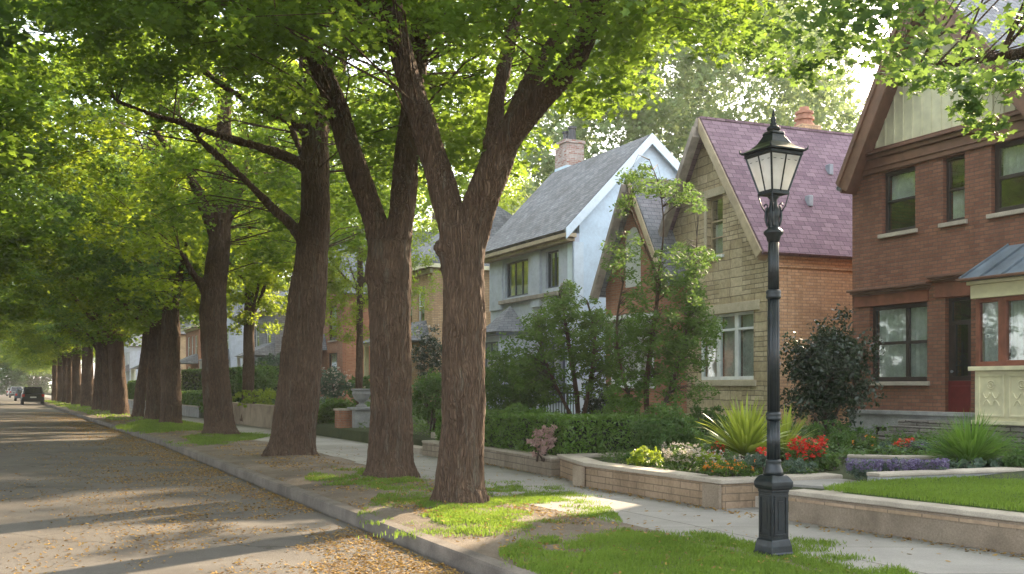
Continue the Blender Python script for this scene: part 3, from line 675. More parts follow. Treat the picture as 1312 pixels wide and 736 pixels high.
for px, py, Y in [(1235, 118, 9.5), (1240, 132, 9.5), (1243, 146, 9.5), (1252, 152, 9.4), (1266, 158, 9.3), (1278, 162, 9.3), (1228, 100, 9.6), (1290, 108, 9.2), (1300, 98, 9.2), (1270, 100, 9.4), (1150, 90, 10), (1165, 100, 10), (1185, 104, 10), (1205, 96, 10),
                  (1040, 100, 11), (1020, 96, 11), (1060, 92, 11), (1000, 86, 11), (980, 82, 11.5), (1075, 60, 11), (1050, 78, 11), (1030, 82, 11), (960, 66, 11.5), (1090, 40, 11), (1140, 78, 10), (1130, 62, 10), (1250, 122, 9.4)]:
    hang.append(tuple(V(px, py, Y) - b0))
P, tt = spray(c0, 0.42, 115, rng); Ph, th_ = spray(hang, 0.17, 46, rng, 0.8)
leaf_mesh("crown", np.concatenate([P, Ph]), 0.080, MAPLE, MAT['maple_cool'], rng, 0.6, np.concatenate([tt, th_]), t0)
twigs(t0, L0[1:], [c for c in c0 if c[1] > 1.5], rng, 3, 0.007)
twigs(t0, L0[1:], hang, rng, 1, 0.005, "twigs")

# the rest of the row: three shared crowns over trunks of their own girth
CR = []
for v in range(4):
    hid = bpy.data.objects.new("crown_source", None)
    cc = crown_centers(490, (13.0 * v, 0, 0), 5.7, 9.2, 5.0, rng, 3.9 if v < 3 else 3.4, None, 0.3)
    P, tt = spray(cc, 0.62, 70, rng)
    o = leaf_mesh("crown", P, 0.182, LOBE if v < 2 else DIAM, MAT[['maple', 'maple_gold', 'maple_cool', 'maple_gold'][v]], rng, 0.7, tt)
    COL.objects.unlink(o); CR.append((o.data, cc)); bpy.data.objects.remove(o); bpy.data.objects.remove(hid)
def leaf_child(me, parent, scale=(1, 1, 1), rz=0, name="crown", mat=None):
    if mat is not None: me = me.copy(); me.materials[0] = mat
    o = bpy.data.objects.new(name, me); COL.objects.link(o); o.parent = parent; o.scale = scale; o.rotation_euler = (0, 0, rz); return o
def simple_limbs(r, h, rr, lean=0.0):
    L = [([Vector((0, 0, -0.15)), Vector((lean * 0.3, 0, 0.6)), Vector((lean * 1.0, 0, 2.2)), Vector((lean * 1.8, 0, 4.2)), Vector((lean * 2.1, 0.1, 6.5)), Vector((lean * 2, 0, h))], [r * 1.12, r * 0.96, r * 0.88, r * 0.82, r * 0.6, r * 0.15])]
    for k in range(5):
        a = rr.uniform(0, 6.28); z0 = rr.uniform(3.8, 6.0); q = Vector((math.cos(a), math.sin(a), 0)); L0_ = rr.uniform(2.6, 4.2)
        s0 = Vector((lean * 1.8, 0, z0))
        L.append(([s0, s0 + q * L0_ * 0.35 + Vector((0, 0, 1.0)), s0 + q * L0_ * 0.7 + Vector((0, 0, 2.3)), s0 + q * L0_ + Vector((0, 0, 3.8))], [r * 0.42, r * 0.33, r * 0.2, r * 0.06]))
    return L
row = [(219, 544, 28, 0.0, "fifth street tree from the lamp post, thick straight trunk at the verge"),
       (196, 539, 21, 0.1, "sixth street tree from the lamp post, close behind the thick fifth one"),
       (176, 535, 15, 0.28, "slim leaning street tree, seventh from the lamp post"),
       (154, 532, 23, -0.15, "eighth street tree from the lamp post, its trunk flared at the foot"),
       (137, 528, 13, 0.0, "slim straight street tree, ninth from the lamp post"),
       (126, 526.5, 16, 0.1, "tenth street tree from the lamp post, tall and dark"),
       (112, 521.5, 17, 0.0, "eleventh street tree from the lamp post, dark with a leafy collar"),
       (98, 519, 13, 0.0, "twelfth street tree from the lamp post"),
       (89, 518, 8, 0.0, "thirteenth street tree from the lamp post"),
       (83, 517, 8, 0.0, "fourteenth street tree from the lamp post"),
       (77, 515.6, 8, 0.0, "fifteenth street tree from the lamp post, near the parked black car"),
       (70, 514.6, 8, 0.0, "sixteenth street tree from the lamp post, beside the parked black car")]
rr = random.Random(3)
for i, (px, py, wd, lean, lab) in enumerate(row):
    b = G(px, py); t = thing("street_tree", lab, "tree", b, 0, "street trees along the kerb")
    r = wd / 2 * b.y / F
    trunk_mesh(simple_limbs(r, 10, rr, lean), t, 0.07 if b.y < 60 else 0.12, 12, 0.03, [], 10 + i)
    leaf_child(CR[[2, 0, 3, 2, 1, 0, 2, 3, 1, 0, 2, 1][i]][0], t, (0.95, 0.95, 0.95 if i % 2 else 1.0), rr.uniform(0, 6.28))
proto = thing("street_tree", "small far street tree where the kerb runs out of sight", "tree", S(112, 2.6), 0, "far street trees")
far_tr = trunk_mesh(simple_limbs(0.38, 10, rr, 0), proto, 0.14, 10, 0.02, [], 40)
leaf_child(CR[0][0], proto, (1, 1, 1))
for k in range(11):
    Y = 124 + k * 13; c = copy_tree(proto); c.location = S(Y, 2.6 + rr.uniform(-0.4, 0.4)); c.rotation_euler = (0, 0, rr.uniform(0, 6.28))
    c.children[1].data = CR[(k + 1) % 4][0]
# the row across the road: trunks stand left of the frame, crowns reach in
for k, Y in enumerate([11, 17, 24, 31, 39, 48, 58, 69, 82, 96, 112, 130, 150, 175, 205]):
    c = copy_tree(proto); c.location = S(Y, -ROADW - (1.6 if Y < 28 else 0.3)); c.rotation_euler = (0, 0, 1.3 * k)
    c["label"] = "leafy tree across the road, one of those along the photo's left edge"; c["group"] = "trees across the road"
    ch = c.children[1]; ch.data = CR[[2, 2, 0, 2, 0, 1, 0, 3, 1, 0, 3, 1, 3, 0, 1][k]][0]; ch.scale = (1.36, 1.36, 1.2 if k % 2 else 1.1)
# yard trees among and behind the houses
pale = [m_ for m_ in CR]
yard = [((318, 503), 42.5, 17, "slim yard tree behind the concrete garden wall", 2, 0.75, 'maple_gold', 0.0)]
b = S(42.5, 6.2, 0.35); b.x = (318 - CX) / F * 42.5
t = thing("yard_tree", yard[0][3], "tree", b, 0); trunk_mesh(simple_limbs(0.27, 9, rr, 0.02), t, 0.07, 12, 0.02, [], 60)
leaf_child(CR[1][0], t, (0.62, 0.62, 0.85), 1.0)
def back_tree(px, py, Y, s, mat, lab, v=0, zs=1.0, group="trees behind the houses", trunk=True):
    base = V(px, py, Y); base.z = 0.55
    t = thing("background_tree", lab, "tree", base, 0, group)
    H = EYE + (HY - py) / F * Y                         # height of the crown's middle
    k = H / 9.0
    if trunk:
        m_ = trunk_mesh(simple_limbs(0.34 * s, 9.5, rr, rr.uniform(-0.1, 0.1)), t, 0.12, 10, 0.02, [], rr.randrange(99)); m_.scale = (1.3, 1.3, k * 0.95)
    leaf_child(CR[v][0], t, (s, s, k * zs), rr.uniform(0, 6.28), mat=MAT[mat])
t = thing("yard_tree", "bright leafy yard tree glimpsed between the two nearest trunks", "tree", S(37, 8.2, 0.4), 0); trunk_mesh(simple_limbs(0.16, 7, rr, 0.02), t, 0.06, 10, 0.015, [], 61); leaf_child(CR[3][0], t, (0.48, 0.48, 0.66), 2.0)
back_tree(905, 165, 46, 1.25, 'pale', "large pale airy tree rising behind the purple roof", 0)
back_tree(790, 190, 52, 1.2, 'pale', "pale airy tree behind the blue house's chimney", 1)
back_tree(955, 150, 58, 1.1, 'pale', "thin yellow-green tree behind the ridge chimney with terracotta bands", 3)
back_tree(650, 330, 62, 0.9, 'maple_gold', "golden-green tree showing between the nearest trunk and the blue house", 1)
back_tree(560, 260, 66, 1.2, 'maple_gold', "bright green tree seen between the two nearest trunks", 3)
back_tree(440, 260, 82, 1.3, 'maple', "green tree above the orange brick house", 1)
back_tree(350, 270, 92, 1.4, 'maple_gold', "bright tree seen beyond the slim yard tree", 3)
back_tree(250, 300, 110, 1.5, 'maple', "tree beyond the far grey terrace", 1)
back_tree(150, 330, 150, 1.6, 'maple_gold', "far sunlit tree behind the row of dark trunks", 1)
for k, (px, Y) in enumerate([(18, 225), (-12, 232), (48, 228), (-50, 220), (5, 250), (33, 215), (80, 215), (-30, 210)]):
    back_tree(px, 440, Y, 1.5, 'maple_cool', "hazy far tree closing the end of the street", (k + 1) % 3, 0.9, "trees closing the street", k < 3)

for k, (px, Y, m) in enumerate([(2, 200, 'shrub'), (30, 206, 'ivy'), (-26, 198, 'shrub'), (55, 208, 'shrub')]):
    o = leaf_mesh("foliage", *(lambda C: (C[0], 0.6, OVAL, MAT[m], rng, 0.8, C[1]))(spray([(rng.uniform(-5, 5), rng.uniform(-2, 2), rng.uniform(0.3, 5.0)) for _ in range(90)], 0.9, 26, rng, 0.8, 0.1)))
    p_ = V(px, 495, Y); t = thing("far_shrubbery", "dense green shrubbery closing the far end of the road", "shrub", (p_.x, p_.y, 0), 0, "shrubbery at the street's end"); o.parent = t
# ------------------------------------------------------------------ houses
class House:
    def __init__(s, name, label, O, e, z=0.55, cat="house"):
        s.O = Vector((O[0], O[1], 0)); s.e1 = Vector((e[0], e[1], 0)).normalized(); s.e2 = Vector((-s.e1.y, s.e1.x, 0)); s.z = z
        s.root = thing(name, label, cat, (O[0], O[1], z), math.atan2(s.e1.y, s.e1.x))
    def _hit(s, px, base, dr):
        k = (px - CX) / F                      # (base+u*dr).x = k*(base+u*dr).y
        return (k * base.y - base.x) / (dr.x - k * dr.y)
    def f(s, px, py, off=0.0):                 # point of the front plane (moved in by off): (u, v) in metres
        b = s.O + s.e2 * off; u = s._hit(px, b, s.e1); p = b + s.e1 * u
        return u, EYE + (HY - py) / F * p.y - s.z
    def s_(s, px, py, W):                      # same on the side wall facing the viewer
        b = s.O + s.e1 * W; u = s._hit(px, b, s.e2); p = b + s.e2 * u
        return u, EYE + (HY - py) / F * p.y - s.z
    def fr(s, x0, x1, y0, y1, off=0.0):        # pixel rectangle to wall rectangle
        u0 = s.f(x0, y1, off)[0]; u1 = s.f(x1, y1, off)[0]; xm = (x0 + x1) / 2
        return u0, u1, s.f(xm, y1, off)[1], s.f(xm, y0, off)[1]
def rect(r): u0, u1, v0, v1 = r; return [(u0, v0), (u1, v0), (u1, v1), (u0, v1)]

def window(parent, M, r, fm, fw=0.06, mull=(), rails=(), sub=None, curtain=None, sill=None, name="window", d=0.10, th=0.07, glass=None, room=True, label=None, silld=0.10):
    u0, u1, v0, v1 = r; f = MB(M)
    f.box(u0, u0 + fw, d, d + th, v0, v1); f.box(u1 - fw, u1, d, d + th, v0, v1)
    f.box(u0 + fw, u1 - fw, d, d + th, v0, v0 + fw * 1.2); f.box(u0 + fw, u1 - fw, d, d + th, v1 - fw, v1)
    iu0, iu1, iv0, iv1 = u0 + fw, u1 - fw, v0 + fw * 1.2, v1 - fw
    for m_ in mull:
        x = iu0 + (iu1 - iu0) * m_; f.box(x - fw * 0.5, x + fw * 0.5, d + 0.003, d + th - 0.003, iv0, iv1)
    for r_ in rails:
        z = iv0 + (iv1 - iv0) * r_; f.box(iu0, iu1, d + 0.008, d + th - 0.006, z - fw * 0.4, z + fw * 0.4)
    o = f.build(name, fm, parent, bevel=0.006)
    if label: o["label"] = label
    g_ = MB(M); g_.box(iu0 - 0.01, iu1 + 0.01, d + th * 0.5, d + th * 0.5 + 0.006, iv0 - 0.01, iv1 + 0.01); g_.build("pane", glass or MAT['glass'], o)
    if curtain:
        c = MB(M); nseg = 40; vs = []; cu0, cu1, cv0, cv1 = curtain
        for j in range(2):
            for i in range(nseg + 1):
                t = i / nseg; x = iu0 + (iu1 - iu0) * (cu0 + (cu1 - cu0) * t)
                vs.append((x, d + th + 0.035 + 0.022 * math.sin(t * 75) + 0.012 * math.sin(t * 31 + 1), iv0 + (iv1 - iv0) * (cv0 if j == 0 else cv1)))
        c.add(vs, [(i, i + 1, nseg + 2 + i, nseg + 1 + i) for i in range(nseg)])
        c.build("curtain", MAT['curtain'], o, smooth=True, recalc=False)
    if sill is not None:
        s2 = MB(M); s2.box(u0 - 0.07, u1 + 0.07, -silld * 0.6, d + 0.01, v0 - 0.085, v0 - 0.002); s2.build("sill", sill, o, bevel=0.008)
    return o

def gable_roof_y(root, W, zb, zp, L, m, over=0.3, fo=0.35, th=0.12, pk=None, back=True):
    """ridge runs back from the street; feet at x=0 and x=W"""
    pk = W / 2 if pk is None else pk; mb = MB()
    sl = (zp - zb) / pk; sr = (zp - zb) / (W - pk)
    zl = zb - over * sl; zr = zb - over * sr
    mb.slab([(-over, -fo, zl), (pk, -fo, zp), (pk, L, zp), (-over, L, zl)], -th)
    mb.slab([(pk, -fo, zp), (W + over, -fo, zr), (W + over, L, zr), (pk, L, zp)], -th)
    o = mb.build("roof", m, root)
    c = MB(); c.bar((pk, -fo - 0.01, zp + th * 0.95), (pk, L, zp + th * 0.95), 0.2, 0.06); c.build("ridge_cap", m, o)
    return o, (-over, zl), (pk, zp), (W + over, zr)
def barge(root, foot, peak, y, wd, th, m, name="barge_board", drop=0.0):
    mb = MB(); a = Vector((foot[0], y, foot[1])); b = Vector((peak[0], y, peak[1])); d = (b - a).normalized()
    n = Vector((-d.z, 0, d.x)); n = n if n.z > 0 else -n
    a2 = a - n * wd; b2 = Vector((peak[0], y, peak[1] - wd / max(0.2, abs(n.z))))
    mb.slab([a, b, b2, a2 + Vector((0, 0, -0.02))], th); return mb.build(name, m, root, bevel=0.006)

# ---- brick house at the right
H1 = House("brick_house", "dark red brick house with pale boarded gable at the right edge", (7.38, 22.0), (0.49, -1.0))
W1, D1 = 5.2, 9.0; rt = H1.root
bl = H1.f(1092, 210)[1]; 
w1 = H1.fr(1130, 1172.5, 217, 297); w2 = H1.fr(1208, 1236, 200, 284); w3 = H1.fr(1270, 1345, 176, 268)
g1 = H1.fr(1114, 1188, 390, 489); dr = H1.fr(1211, 1244, 381, 538); 
bay_u0 = H1.f(1262, 400)[0]
zc1 = H1.f(1105, 210)[1]
mb = MB(front()); mb.panel([(0, 0.55), (W1 + 1.2, 0.55), (W1 + 1.2, zc1 + 0.25), (0, zc1 + 0.25)], [rect(w1), rect(w2), rect(w3), rect(g1), rect((dr[0], dr[1], dr[2] + 0.0, dr[3]))], 0.24)
mb.M = None; mb.box(0.0, 0.24, 0.242, D1, 0.0, zc1 + 0.25); mb.box(W1 + 0.96, W1 + 1.2, 0.242, D1, 0.0, zc1 + 0.25); mb.box(0.242, W1 + 0.958, D1 - 0.24, D1, 0.0, zc1 + 0.25)
mb.build("wall", MAT['brick_red'], rt)
ft = MB(); 
bw1 = H1.fr(1121, 1138, 547, 560); bw2 = H1.fr(1144, 1160, 547, 560)
ft.M = front(-0.05); ft.panel([(-0.05, -0.3), (W1 + 1.2, -0.3), (W1 + 1.2, 0.46), (-0.05, 0.46)], [rect(bw1), rect(bw2)], 0.28)
ft.M = None; ft.box(-0.05, W1 + 1.2, -0.10, 0.22, 0.462, 0.548)
ft.build("foundation", MAT['grey_stone'], rt, bevel=0.01)
for bw in (bw1, bw2): window(rt, front(-0.05), bw, MAT['darkframe'], 0.03, name="basement_window", d=0.08, mull=(0.5,))
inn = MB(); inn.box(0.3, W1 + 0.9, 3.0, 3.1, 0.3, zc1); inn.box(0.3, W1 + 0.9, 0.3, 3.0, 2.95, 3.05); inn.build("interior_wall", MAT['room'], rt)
window(rt, front(), w1, MAT['darkframe'], 0.07, rails=(0.52,), sill=MAT['cap'], curtain=(0, 1, 0.55, 1))
window(rt, front(), w2, MAT['darkframe'], 0.06, rails=(0.5,), sill=MAT['cap'], curtain=(0, 1, 0.0, 0.48))
window(rt, front(), w3, MAT['darkframe'], 0.09, rails=(0.5,), sill=MAT['cap'], curtain=(0, 1, 0.5, 1))
window(rt, front(), g1, MAT['darkframe'], 0.08, mull=(0.62,), rails=(0.5,), sill=MAT['cap'], curtain=(0, 1, 0, 1), name="window")
# cornice band under the gable, boards, barge boards
band = MB(); z0b = zc1 - 0.28
band.box(-0.04, W1 + 1.3, -0.05, -0.002, z0b, zc1 + 0.02); band.box(-0.08, W1 + 1.34, -0.10, -0.002, zc1 + 0.022, zc1 + 0.11); band.box(-0.06, W1 + 1.3, -0.075, -0.0025, z0b + 0.10, z0b + 0.125)
band.box(-0.10, W1 + 1.36, -0.16, -0.002, zc1 + 0.112, zc1 + 0.16)
band.build("cornice", MAT['brown'], rt, bevel=0.008)
pkx = H1.f(1196, 100)[0]; pkz = H1.f(1196, -22)[1]; ftz = H1.f(1079, 246, -0.35)[1]; ftx = H1.f(1079, 246, -0.35)[0]
RF = 5.30; pkx = max(pkx, 2.2); WR = 4.80
go = MB(front(0.03)); go.panel([(0.05, zc1 + 0.16), (WR - 0.05, zc1 + 0.16), (pkx, pkz - 0.35)], [], 0.10); gb = go.build("gable_boarding", MAT['cream_board'], rt)
bt = MB(front(0.03)); k = 0
x = 0.2
while x < WR - 0.15:
    ztop = zc1 + 0.16 + (pkz - 0.4 - zc1) * (1 - abs(x - pkx) / (pkx if x < pkx else WR - pkx)) 
    if ztop > zc1 + 0.25: bt.box(x - 0.018, x + 0.018, -0.022, -0.001, zc1 + 0.162, ztop)
    x += 0.235
bt.build("batten", MAT['cream_board'], gb)
sl1 = (pkz - ftz) / (pkx - ftx)
ro = MB()
ro.slab([(ftx, -0.42, ftz), (pkx, -0.42, pkz), (pkx, D1 + 0.2, pkz), (ftx, D1 + 0.2, ftz)], -0.13)
ro.slab([(pkx, -0.42, pkz), (RF, -0.42, ftz), (RF, D1 + 0.2, ftz), (pkx, D1 + 0.2, pkz)], -0.13)
ro.build("roof", MAT['roof_slate'], rt)
rs = MB(); rs.slab([(RF + 0.02, -0.3, zc1 + 0.17), (7.2, -0.3, zc1 + 0.17), (7.2, 4.4, zc1 + 3.6), (RF + 0.02, 4.4, zc1 + 3.6)], 0.1); rs.slab([(RF + 0.02, 4.42, zc1 + 3.6), (7.2, 4.42, zc1 + 3.6), (7.2, D1 + 0.3, zc1 + 0.17), (RF + 0.02, D1 + 0.3, zc1 + 0.17)], 0.1); rs.build("roof", MAT['roof_slate'], rt)
for sgn in (0, 1):
    fx = ftx if sgn == 0 else RF
    barge(rt, (fx, ftz + 0.12), (pkx, pkz + 0.13), -0.46, 0.34, 0.06, MAT['brown'])
    barge(rt, (fx, ftz + 0.16), (pkx, pkz + 0.18), -0.50, 0.10, 0.05, MAT['brown'], "barge_moulding")
    so = MB(); s_in = 0.26 if sgn == 0 else -0.26
    so.slab([(fx, -0.42, ftz - 0.02), (pkx, -0.42, pkz - 0.02), (pkx, 0.02, pkz - 0.02), (fx, 0.02, ftz - 0.02)], 0.05); so.build("soffit", MAT['brown'], rt)
# lintels and mouldings of the ground floor
def lintel(r, u0, u1, zt, ht):
    m1 = MB(); m1.box(u0, u1, -0.035, 0.05, zt - ht, zt); m1.build("lintel", MAT['redbrown'], r, bevel=0.005)
    m2 = MB(); m2.box(u0 - 0.10, u1 + 0.08, -0.17, 0.04, zt + 0.09, zt + 0.14); m2.box(u0 - 0.06, u1 + 0.05, -0.11, 0.04, zt + 0.045, zt + 0.088); m2.box(u0 - 0.03, u1 + 0.03, -0.07, 0.04, zt + 0.002, zt + 0.043)
    m2.build("drip_moulding", MAT['brown'], r, bevel=0.005)
lintel(rt, H1.f(1096, 380)[0], H1.f(1190, 380)[0], g1[3] + 0.24, 0.235)
lintel(rt, H1.f(1199, 370)[0], H1.f(1250, 370)[0], dr[3] + 0.32, 0.30)
# door with transom and maroon foot
dm = MB(front()); u0, u1, v0, v1 = dr; zt = H1.f(1227, 413)[1]; zg = H1.f(1227, 488)[1]
for bx in ((u0, u0 + 0.07, v0, v1), (u1 - 0.07, u1, v0, v1), (u0 + 0.07, u1 - 0.07, v1 - 0.06, v1), (u0 + 0.07, u1 - 0.07, zt - 0.04, zt + 0.04), (u0 + 0.07, u1 - 0.07, zg, zg + 0.09), (u0 + 0.07, u0 + 0.15, zg + 0.09, zt - 0.04), (u1 - 0.15, u1 - 0.07, zg + 0.09, zt - 0.04)):
    dm.box(bx[0], bx[1], 0.10, 0.17, bx[2], bx[3])
door = dm.build("door", MAT['darkframe'], rt, bevel=0.005)
q = MB(front()); q.box(u0 + 0.07, u1 - 0.07, 0.13, 0.138, zg + 0.09, v1 - 0.06); q.build("pane", MAT['glass'], door)
q = MB(front()); q.box(u0 + 0.001, u1 - 0.001, 0.08, 0.16, v0, zg - 0.002); q.box(u0 + 0.06, u1 - 0.06, 0.062, 0.079, v0 + 0.1, zg - 0.1); q.build("kick_panel", MAT['maroon'], door, bevel=0.006)
q = MB(front()); um = (u0 + u1) / 2
for sx in (-1, 0, 1):
    pts = []
    for i in range(26):
        a = i / 25 * 5.2; r_ = 0.10 * (1 - i / 30); pts.append((um + sx * 0.10 + r_ * math.cos(a + sx) * 0.7, 0.115, zg + 0.42 + abs(sx) * -0.10 + r_ * math.sin(a + sx)))
    q.tube(pts, [0.007] * 26, 5)
q.tube([(um, 0.115, zg + 0.09), (um, 0.115, zg + 0.75)], [0.008, 0.008], 5); q.tube([(u0 + 0.15, 0.115, zg + 0.30), (u1 - 0.15, 0.115, zg + 0.30)], [0.007] * 2, 5)
q.build("screen_scrollwork", MAT['rail'], door, smooth=True)
q = MB(front()); q.tube([(u0 + 0.11, 0.08, zg + 0.18), (u0 + 0.11, 0.045, zg + 0.18)], [0.02, 0.03], 10); q.build("handle", MAT['lead'], door)
# projecting bay
by = -0.62; bu0 = H1.f(1249, 380, by)[0]; bu1 = bu0 + 3.4
zf = H1.f(1255, 383, by)[1]; zfs = H1.f(1255, 472, by)[1]; zp0 = H1.f(1255, 540, by)[1]; ze = H1.f(1249, 361, by)[1]
bb = MB(); bb.box(bu0, bu1, by, -0.002, -0.3, zp0 - 0.05); bb.build("bay_base", MAT['fieldstone'], rt, bevel=0.01)
bb = MB(); bb.box(bu0 - 0.05, bu1, by - 0.05, -0.003, zp0 - 0.05, zp0 + 0.02); bb.box(bu0, bu1, by, -0.004, zp0 + 0.022, zfs - 0.05)
bb.box(bu0 - 0.08, bu1, by - 0.09, -0.003, zfs - 0.048, zfs + 0.03); pan = bb.build("bay_panel", MAT['cream'], rt, bevel=0.008)
q = MB()
for i in range(5):
    a0 = bu0 + 0.08 + i * 0.62; a1 = a0 + 0.54; zA = zp0 + 0.09; zB = zfs - 0.12; cxm = (a0 + a1) / 2; czm = (zA + zB) / 2
    for bx in ((a0, a0 + 0.035, zA, zB), (a1 - 0.035, a1, zA, zB), (a0 + 0.035, a1 - 0.035, zA, zA + 0.035), (a0 + 0.035, a1 - 0.035, zB - 0.035, zB)):
        q.box(bx[0], bx[1], by - 0.025, by - 0.001, bx[2], bx[3])
    for zz, rr_ in ((czm + 0.19, 0.075), (czm + 0.19, 0.035)):
        pts = [(cxm + rr_ * math.cos(t_ * 0.5236), by - 0.012, zz + rr_ * math.sin(t_ * 0.5236)) for t_ in range(13)]; q.tube(pts, [0.013] * 13, 6, cap=False)
    for sx in (-1, 1):
        pts = [(cxm + sx * (0.02 + 0.15 * t_ / 8), by - 0.012, czm + 0.05 - 0.10 * math.sin(t_ / 8 * 3.1)) for t_ in range(9)]; q.tube(pts, [0.014] * 9, 6)
        pts = [(cxm + sx * (0.16 - 0.14 * t_ / 8), by - 0.012, czm - 0.18 + 0.10 * math.sin(t_ / 8 * 3.1)) for t_ in range(9)]; q.tube(pts, [0.012] * 9, 6)
q.build("ornament", MAT['cream'], pan, smooth=False, bevel=0.004)
window(rt, lambda v: Vector((v.x, by + v.y, v.z)), (bu0 + 0.02, bu0 + 0.56, zfs + 0.03, zf), MAT['redbrown'], 0.075, curtain=(0, 1, 0, 1), d=0.0, name="bay_window", th=0.09)
window(rt, lambda v: Vector((v.x, by + v.y, v.z)), (bu0 + 0.562, bu0 + 1.9, zfs + 0.03, zf), MAT['redbrown'], 0.085, curtain=(0, 1, 0, 1), d=0.0, name="bay_window", th=0.09)
window(rt, lambda v: Vector((v.x, by + v.y, v.z)), (bu0 + 1.902, bu1, zfs + 0.03, zf), MAT['redbrown'], 0.085, curtain=(0, 1, 0, 1), d=0.0, name="bay_window", th=0.09)
bb = MB(); bb.box(bu0 - 0.05, bu1, by - 0.06, -0.003, zf + 0.002, ze - 0.07); bb.box(bu0 - 0.09, bu1, by - 0.12, -0.003, ze - 0.068, ze); bb.box(bu0, bu0 + 0.02, by + 0.1, -0.003, zfs + 0.03, zf)
bb.build("bay_fascia", MAT['cream'], rt, bevel=0.008)
zr1 = H1.f(1285, 316)[1]
bb = MB(); bb.slab([(bu0 - 0.16, by - 0.22, ze + 0.03), (bu1, by - 0.22, ze + 0.03), (bu1, 0.0, zr1), (bu0 + 0.22, 0.0, zr1)], 0.05)
bb.slab([(bu0 - 0.16, by - 0.22, ze + 0.028), (bu0 + 0.22, -0.004, zr1 - 0.002), (bu0 - 0.16, -0.004, ze + 0.028)], 0.03)
br_ = bb.build("bay_roof", MAT['seam'], rt)
q = MB()
for i in range(9):
    t_ = i / 8; a = Vector((bu0 - 0.16 + (bu1 - bu0 + 0.16) * t_, by - 0.225, ze + 0.055)); b_ = Vector((bu0 + 0.22 + (bu1 - bu0 - 0.22) * t_, -0.005, zr1 + 0.022)); q.bar(a, b_, 0.022, 0.035, (0, -0.6, 0.8))
q.build("standing_seam", MAT['seam'], br_)
q = MB(); q.box(bu0 - 0.2, bu1, by - 0.27, by - 0.18, ze + 0.0, ze + 0.05); q.build("gutter", MAT['brown'], rt, bevel=0.01)
# stone steps to the door
st = thing("entrance_steps", "stacked stone steps leading up to the maroon-footed door", "steps", rt.location, rt.rotation_euler.z)
for i in range(6):
    z1 = dr[2] - 0.02 - i * 0.115; d0 = -0.45 - i * 0.24
    q = MB(); q.box(u0 - 0.75 - i * 0.03 + 0.02 * (i % 2), u1 + 0.35, d0 - 0.02, -0.12 + 0.001 * i, z1 - 0.113, z1); q.build("step", MAT['fieldstone'], st, bevel=0.015)
    if z1 < 0.1: break

# ---- stone gabled house
C2 = Vector((6.18, 24.44)); e = Vector((0.40, -1.0)).normalized(); W2 = 5.2
H2 = House("stone_house", "cream stone gabled house with purple shingle roof and tan brick side", C2 - e * W2, e); rt = H2.root
zE = EYE + (495 - 316) / F * 24.44 - H2.z; zP = EYE + (495 - 157) / F * 26.8 - H2.z; L2_ = 9.5
uw = H2.fr(906, 926, 252, 328); lw = H2.fr(896, 965.5, 402, 487); lw2 = (0.35, lw[0] - 0.5, lw[2], lw[3]); bsw = H2.fr(893, 912, 531, 543)
mb = MB(front()); mb.panel([(0, 0.3), (W2, 0.3), (W2, zE - 0.02), (W2 / 2, zP - 0.08), (0, zE - 0.02)], [rect(uw), rect(lw)], 0.28); mb.build("wall", MAT['stone'], rt)
mb = MB(); mb.box(-0.04, W2 + 0.04, -0.06, 0.24, -0.3, 0.298); mb.build("foundation", MAT['stone_trim'], rt, bevel=0.01)
mb = MB(); mb.box(W2 - 0.25, W2, 0.282, L2_, -0.2, zE - 0.05); mb.box(0.0, 0.25, 0.282, L2_, -0.2, zE - 0.05)
mb.M = front(L2_); mb.panel([(0, -0.2), (W2, -0.2), (W2, zE - 0.02), (W2 / 2, zP - 0.08), (0, zE - 0.02)], [], 0.25); mb.build("side_wall", MAT['brick_tan'], rt)
mb = MB()
for k_, (zz, pr) in enumerate(((-0.08, 0.10), (-0.20, 0.06), (-0.42, 0.045))):
    mb.box(W2 + 0.001, W2 + pr, 0.0, L2_, zE + zz - 0.07, zE + zz - 0.002)
mb.build("cornice", MAT['brick_tan'], rt, bevel=0.006)
mb = MB(); mb.box(W2 - 0.02, W2 + 0.035, 0.03, 0.10, 0.3, zE - 0.1); mb.tube([(W2 + 0.07, 0.18, -0.2), (W2 + 0.07, 0.18, zE - 0.1)], [0.04, 0.04], 10); mb.build("downpipe", MAT['greywood'], rt)
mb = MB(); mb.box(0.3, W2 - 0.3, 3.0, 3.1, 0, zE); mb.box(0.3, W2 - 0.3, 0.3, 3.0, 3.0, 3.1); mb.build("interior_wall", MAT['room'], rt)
ro, fl, pk_, frt = gable_roof_y(rt, W2, zE, zP, L2_ + 0.2, MAT['roof_purple'], 0.16, 0.30, 0.10)
barge(rt, (fl[0], fl[1] + 0.08), (pk_[0], pk_[1] + 0.10), -0.34, 0.26, 0.06, MAT['greywood']); barge(rt, (frt[0], frt[1] + 0.08), (pk_[0], pk_[1] + 0.10), -0.34, 0.22, 0.06, MAT['tan'])
barge(rt, (fl[0] + 0.12, fl[1] - 0.02), (pk_[0], pk_[1] - 0.14), -0.28, 0.16, 0.24, MAT['greywood'], "soffit_board"); barge(rt, (frt[0] - 0.12, frt[1] - 0.02), (pk_[0], pk_[1] - 0.14), -0.28, 0.14, 0.24, MAT['tan'], "soffit_board")
window(rt, front(), uw, MAT['tan'], 0.05, rails=(0.3, 0.6), sill=MAT['white'], curtain=(0, 1, 0, 0.55), d=0.12)
mb = MB(); mb.box(uw[0] - 0.12, uw[0] - 0.002, -0.03, 0.1, uw[2] - 0.02, uw[3]); mb.box(uw[0] - 0.14, uw[1] + 0.14, -0.03, 0.1, uw[3] + 0.002, uw[3] + 0.22); mb.build("window_surround", MAT['stone_trim'], rt, bevel=0.012)
tr = (lw[3] - H2.f(930, 421)[1]) / (lw[3] - lw[2])
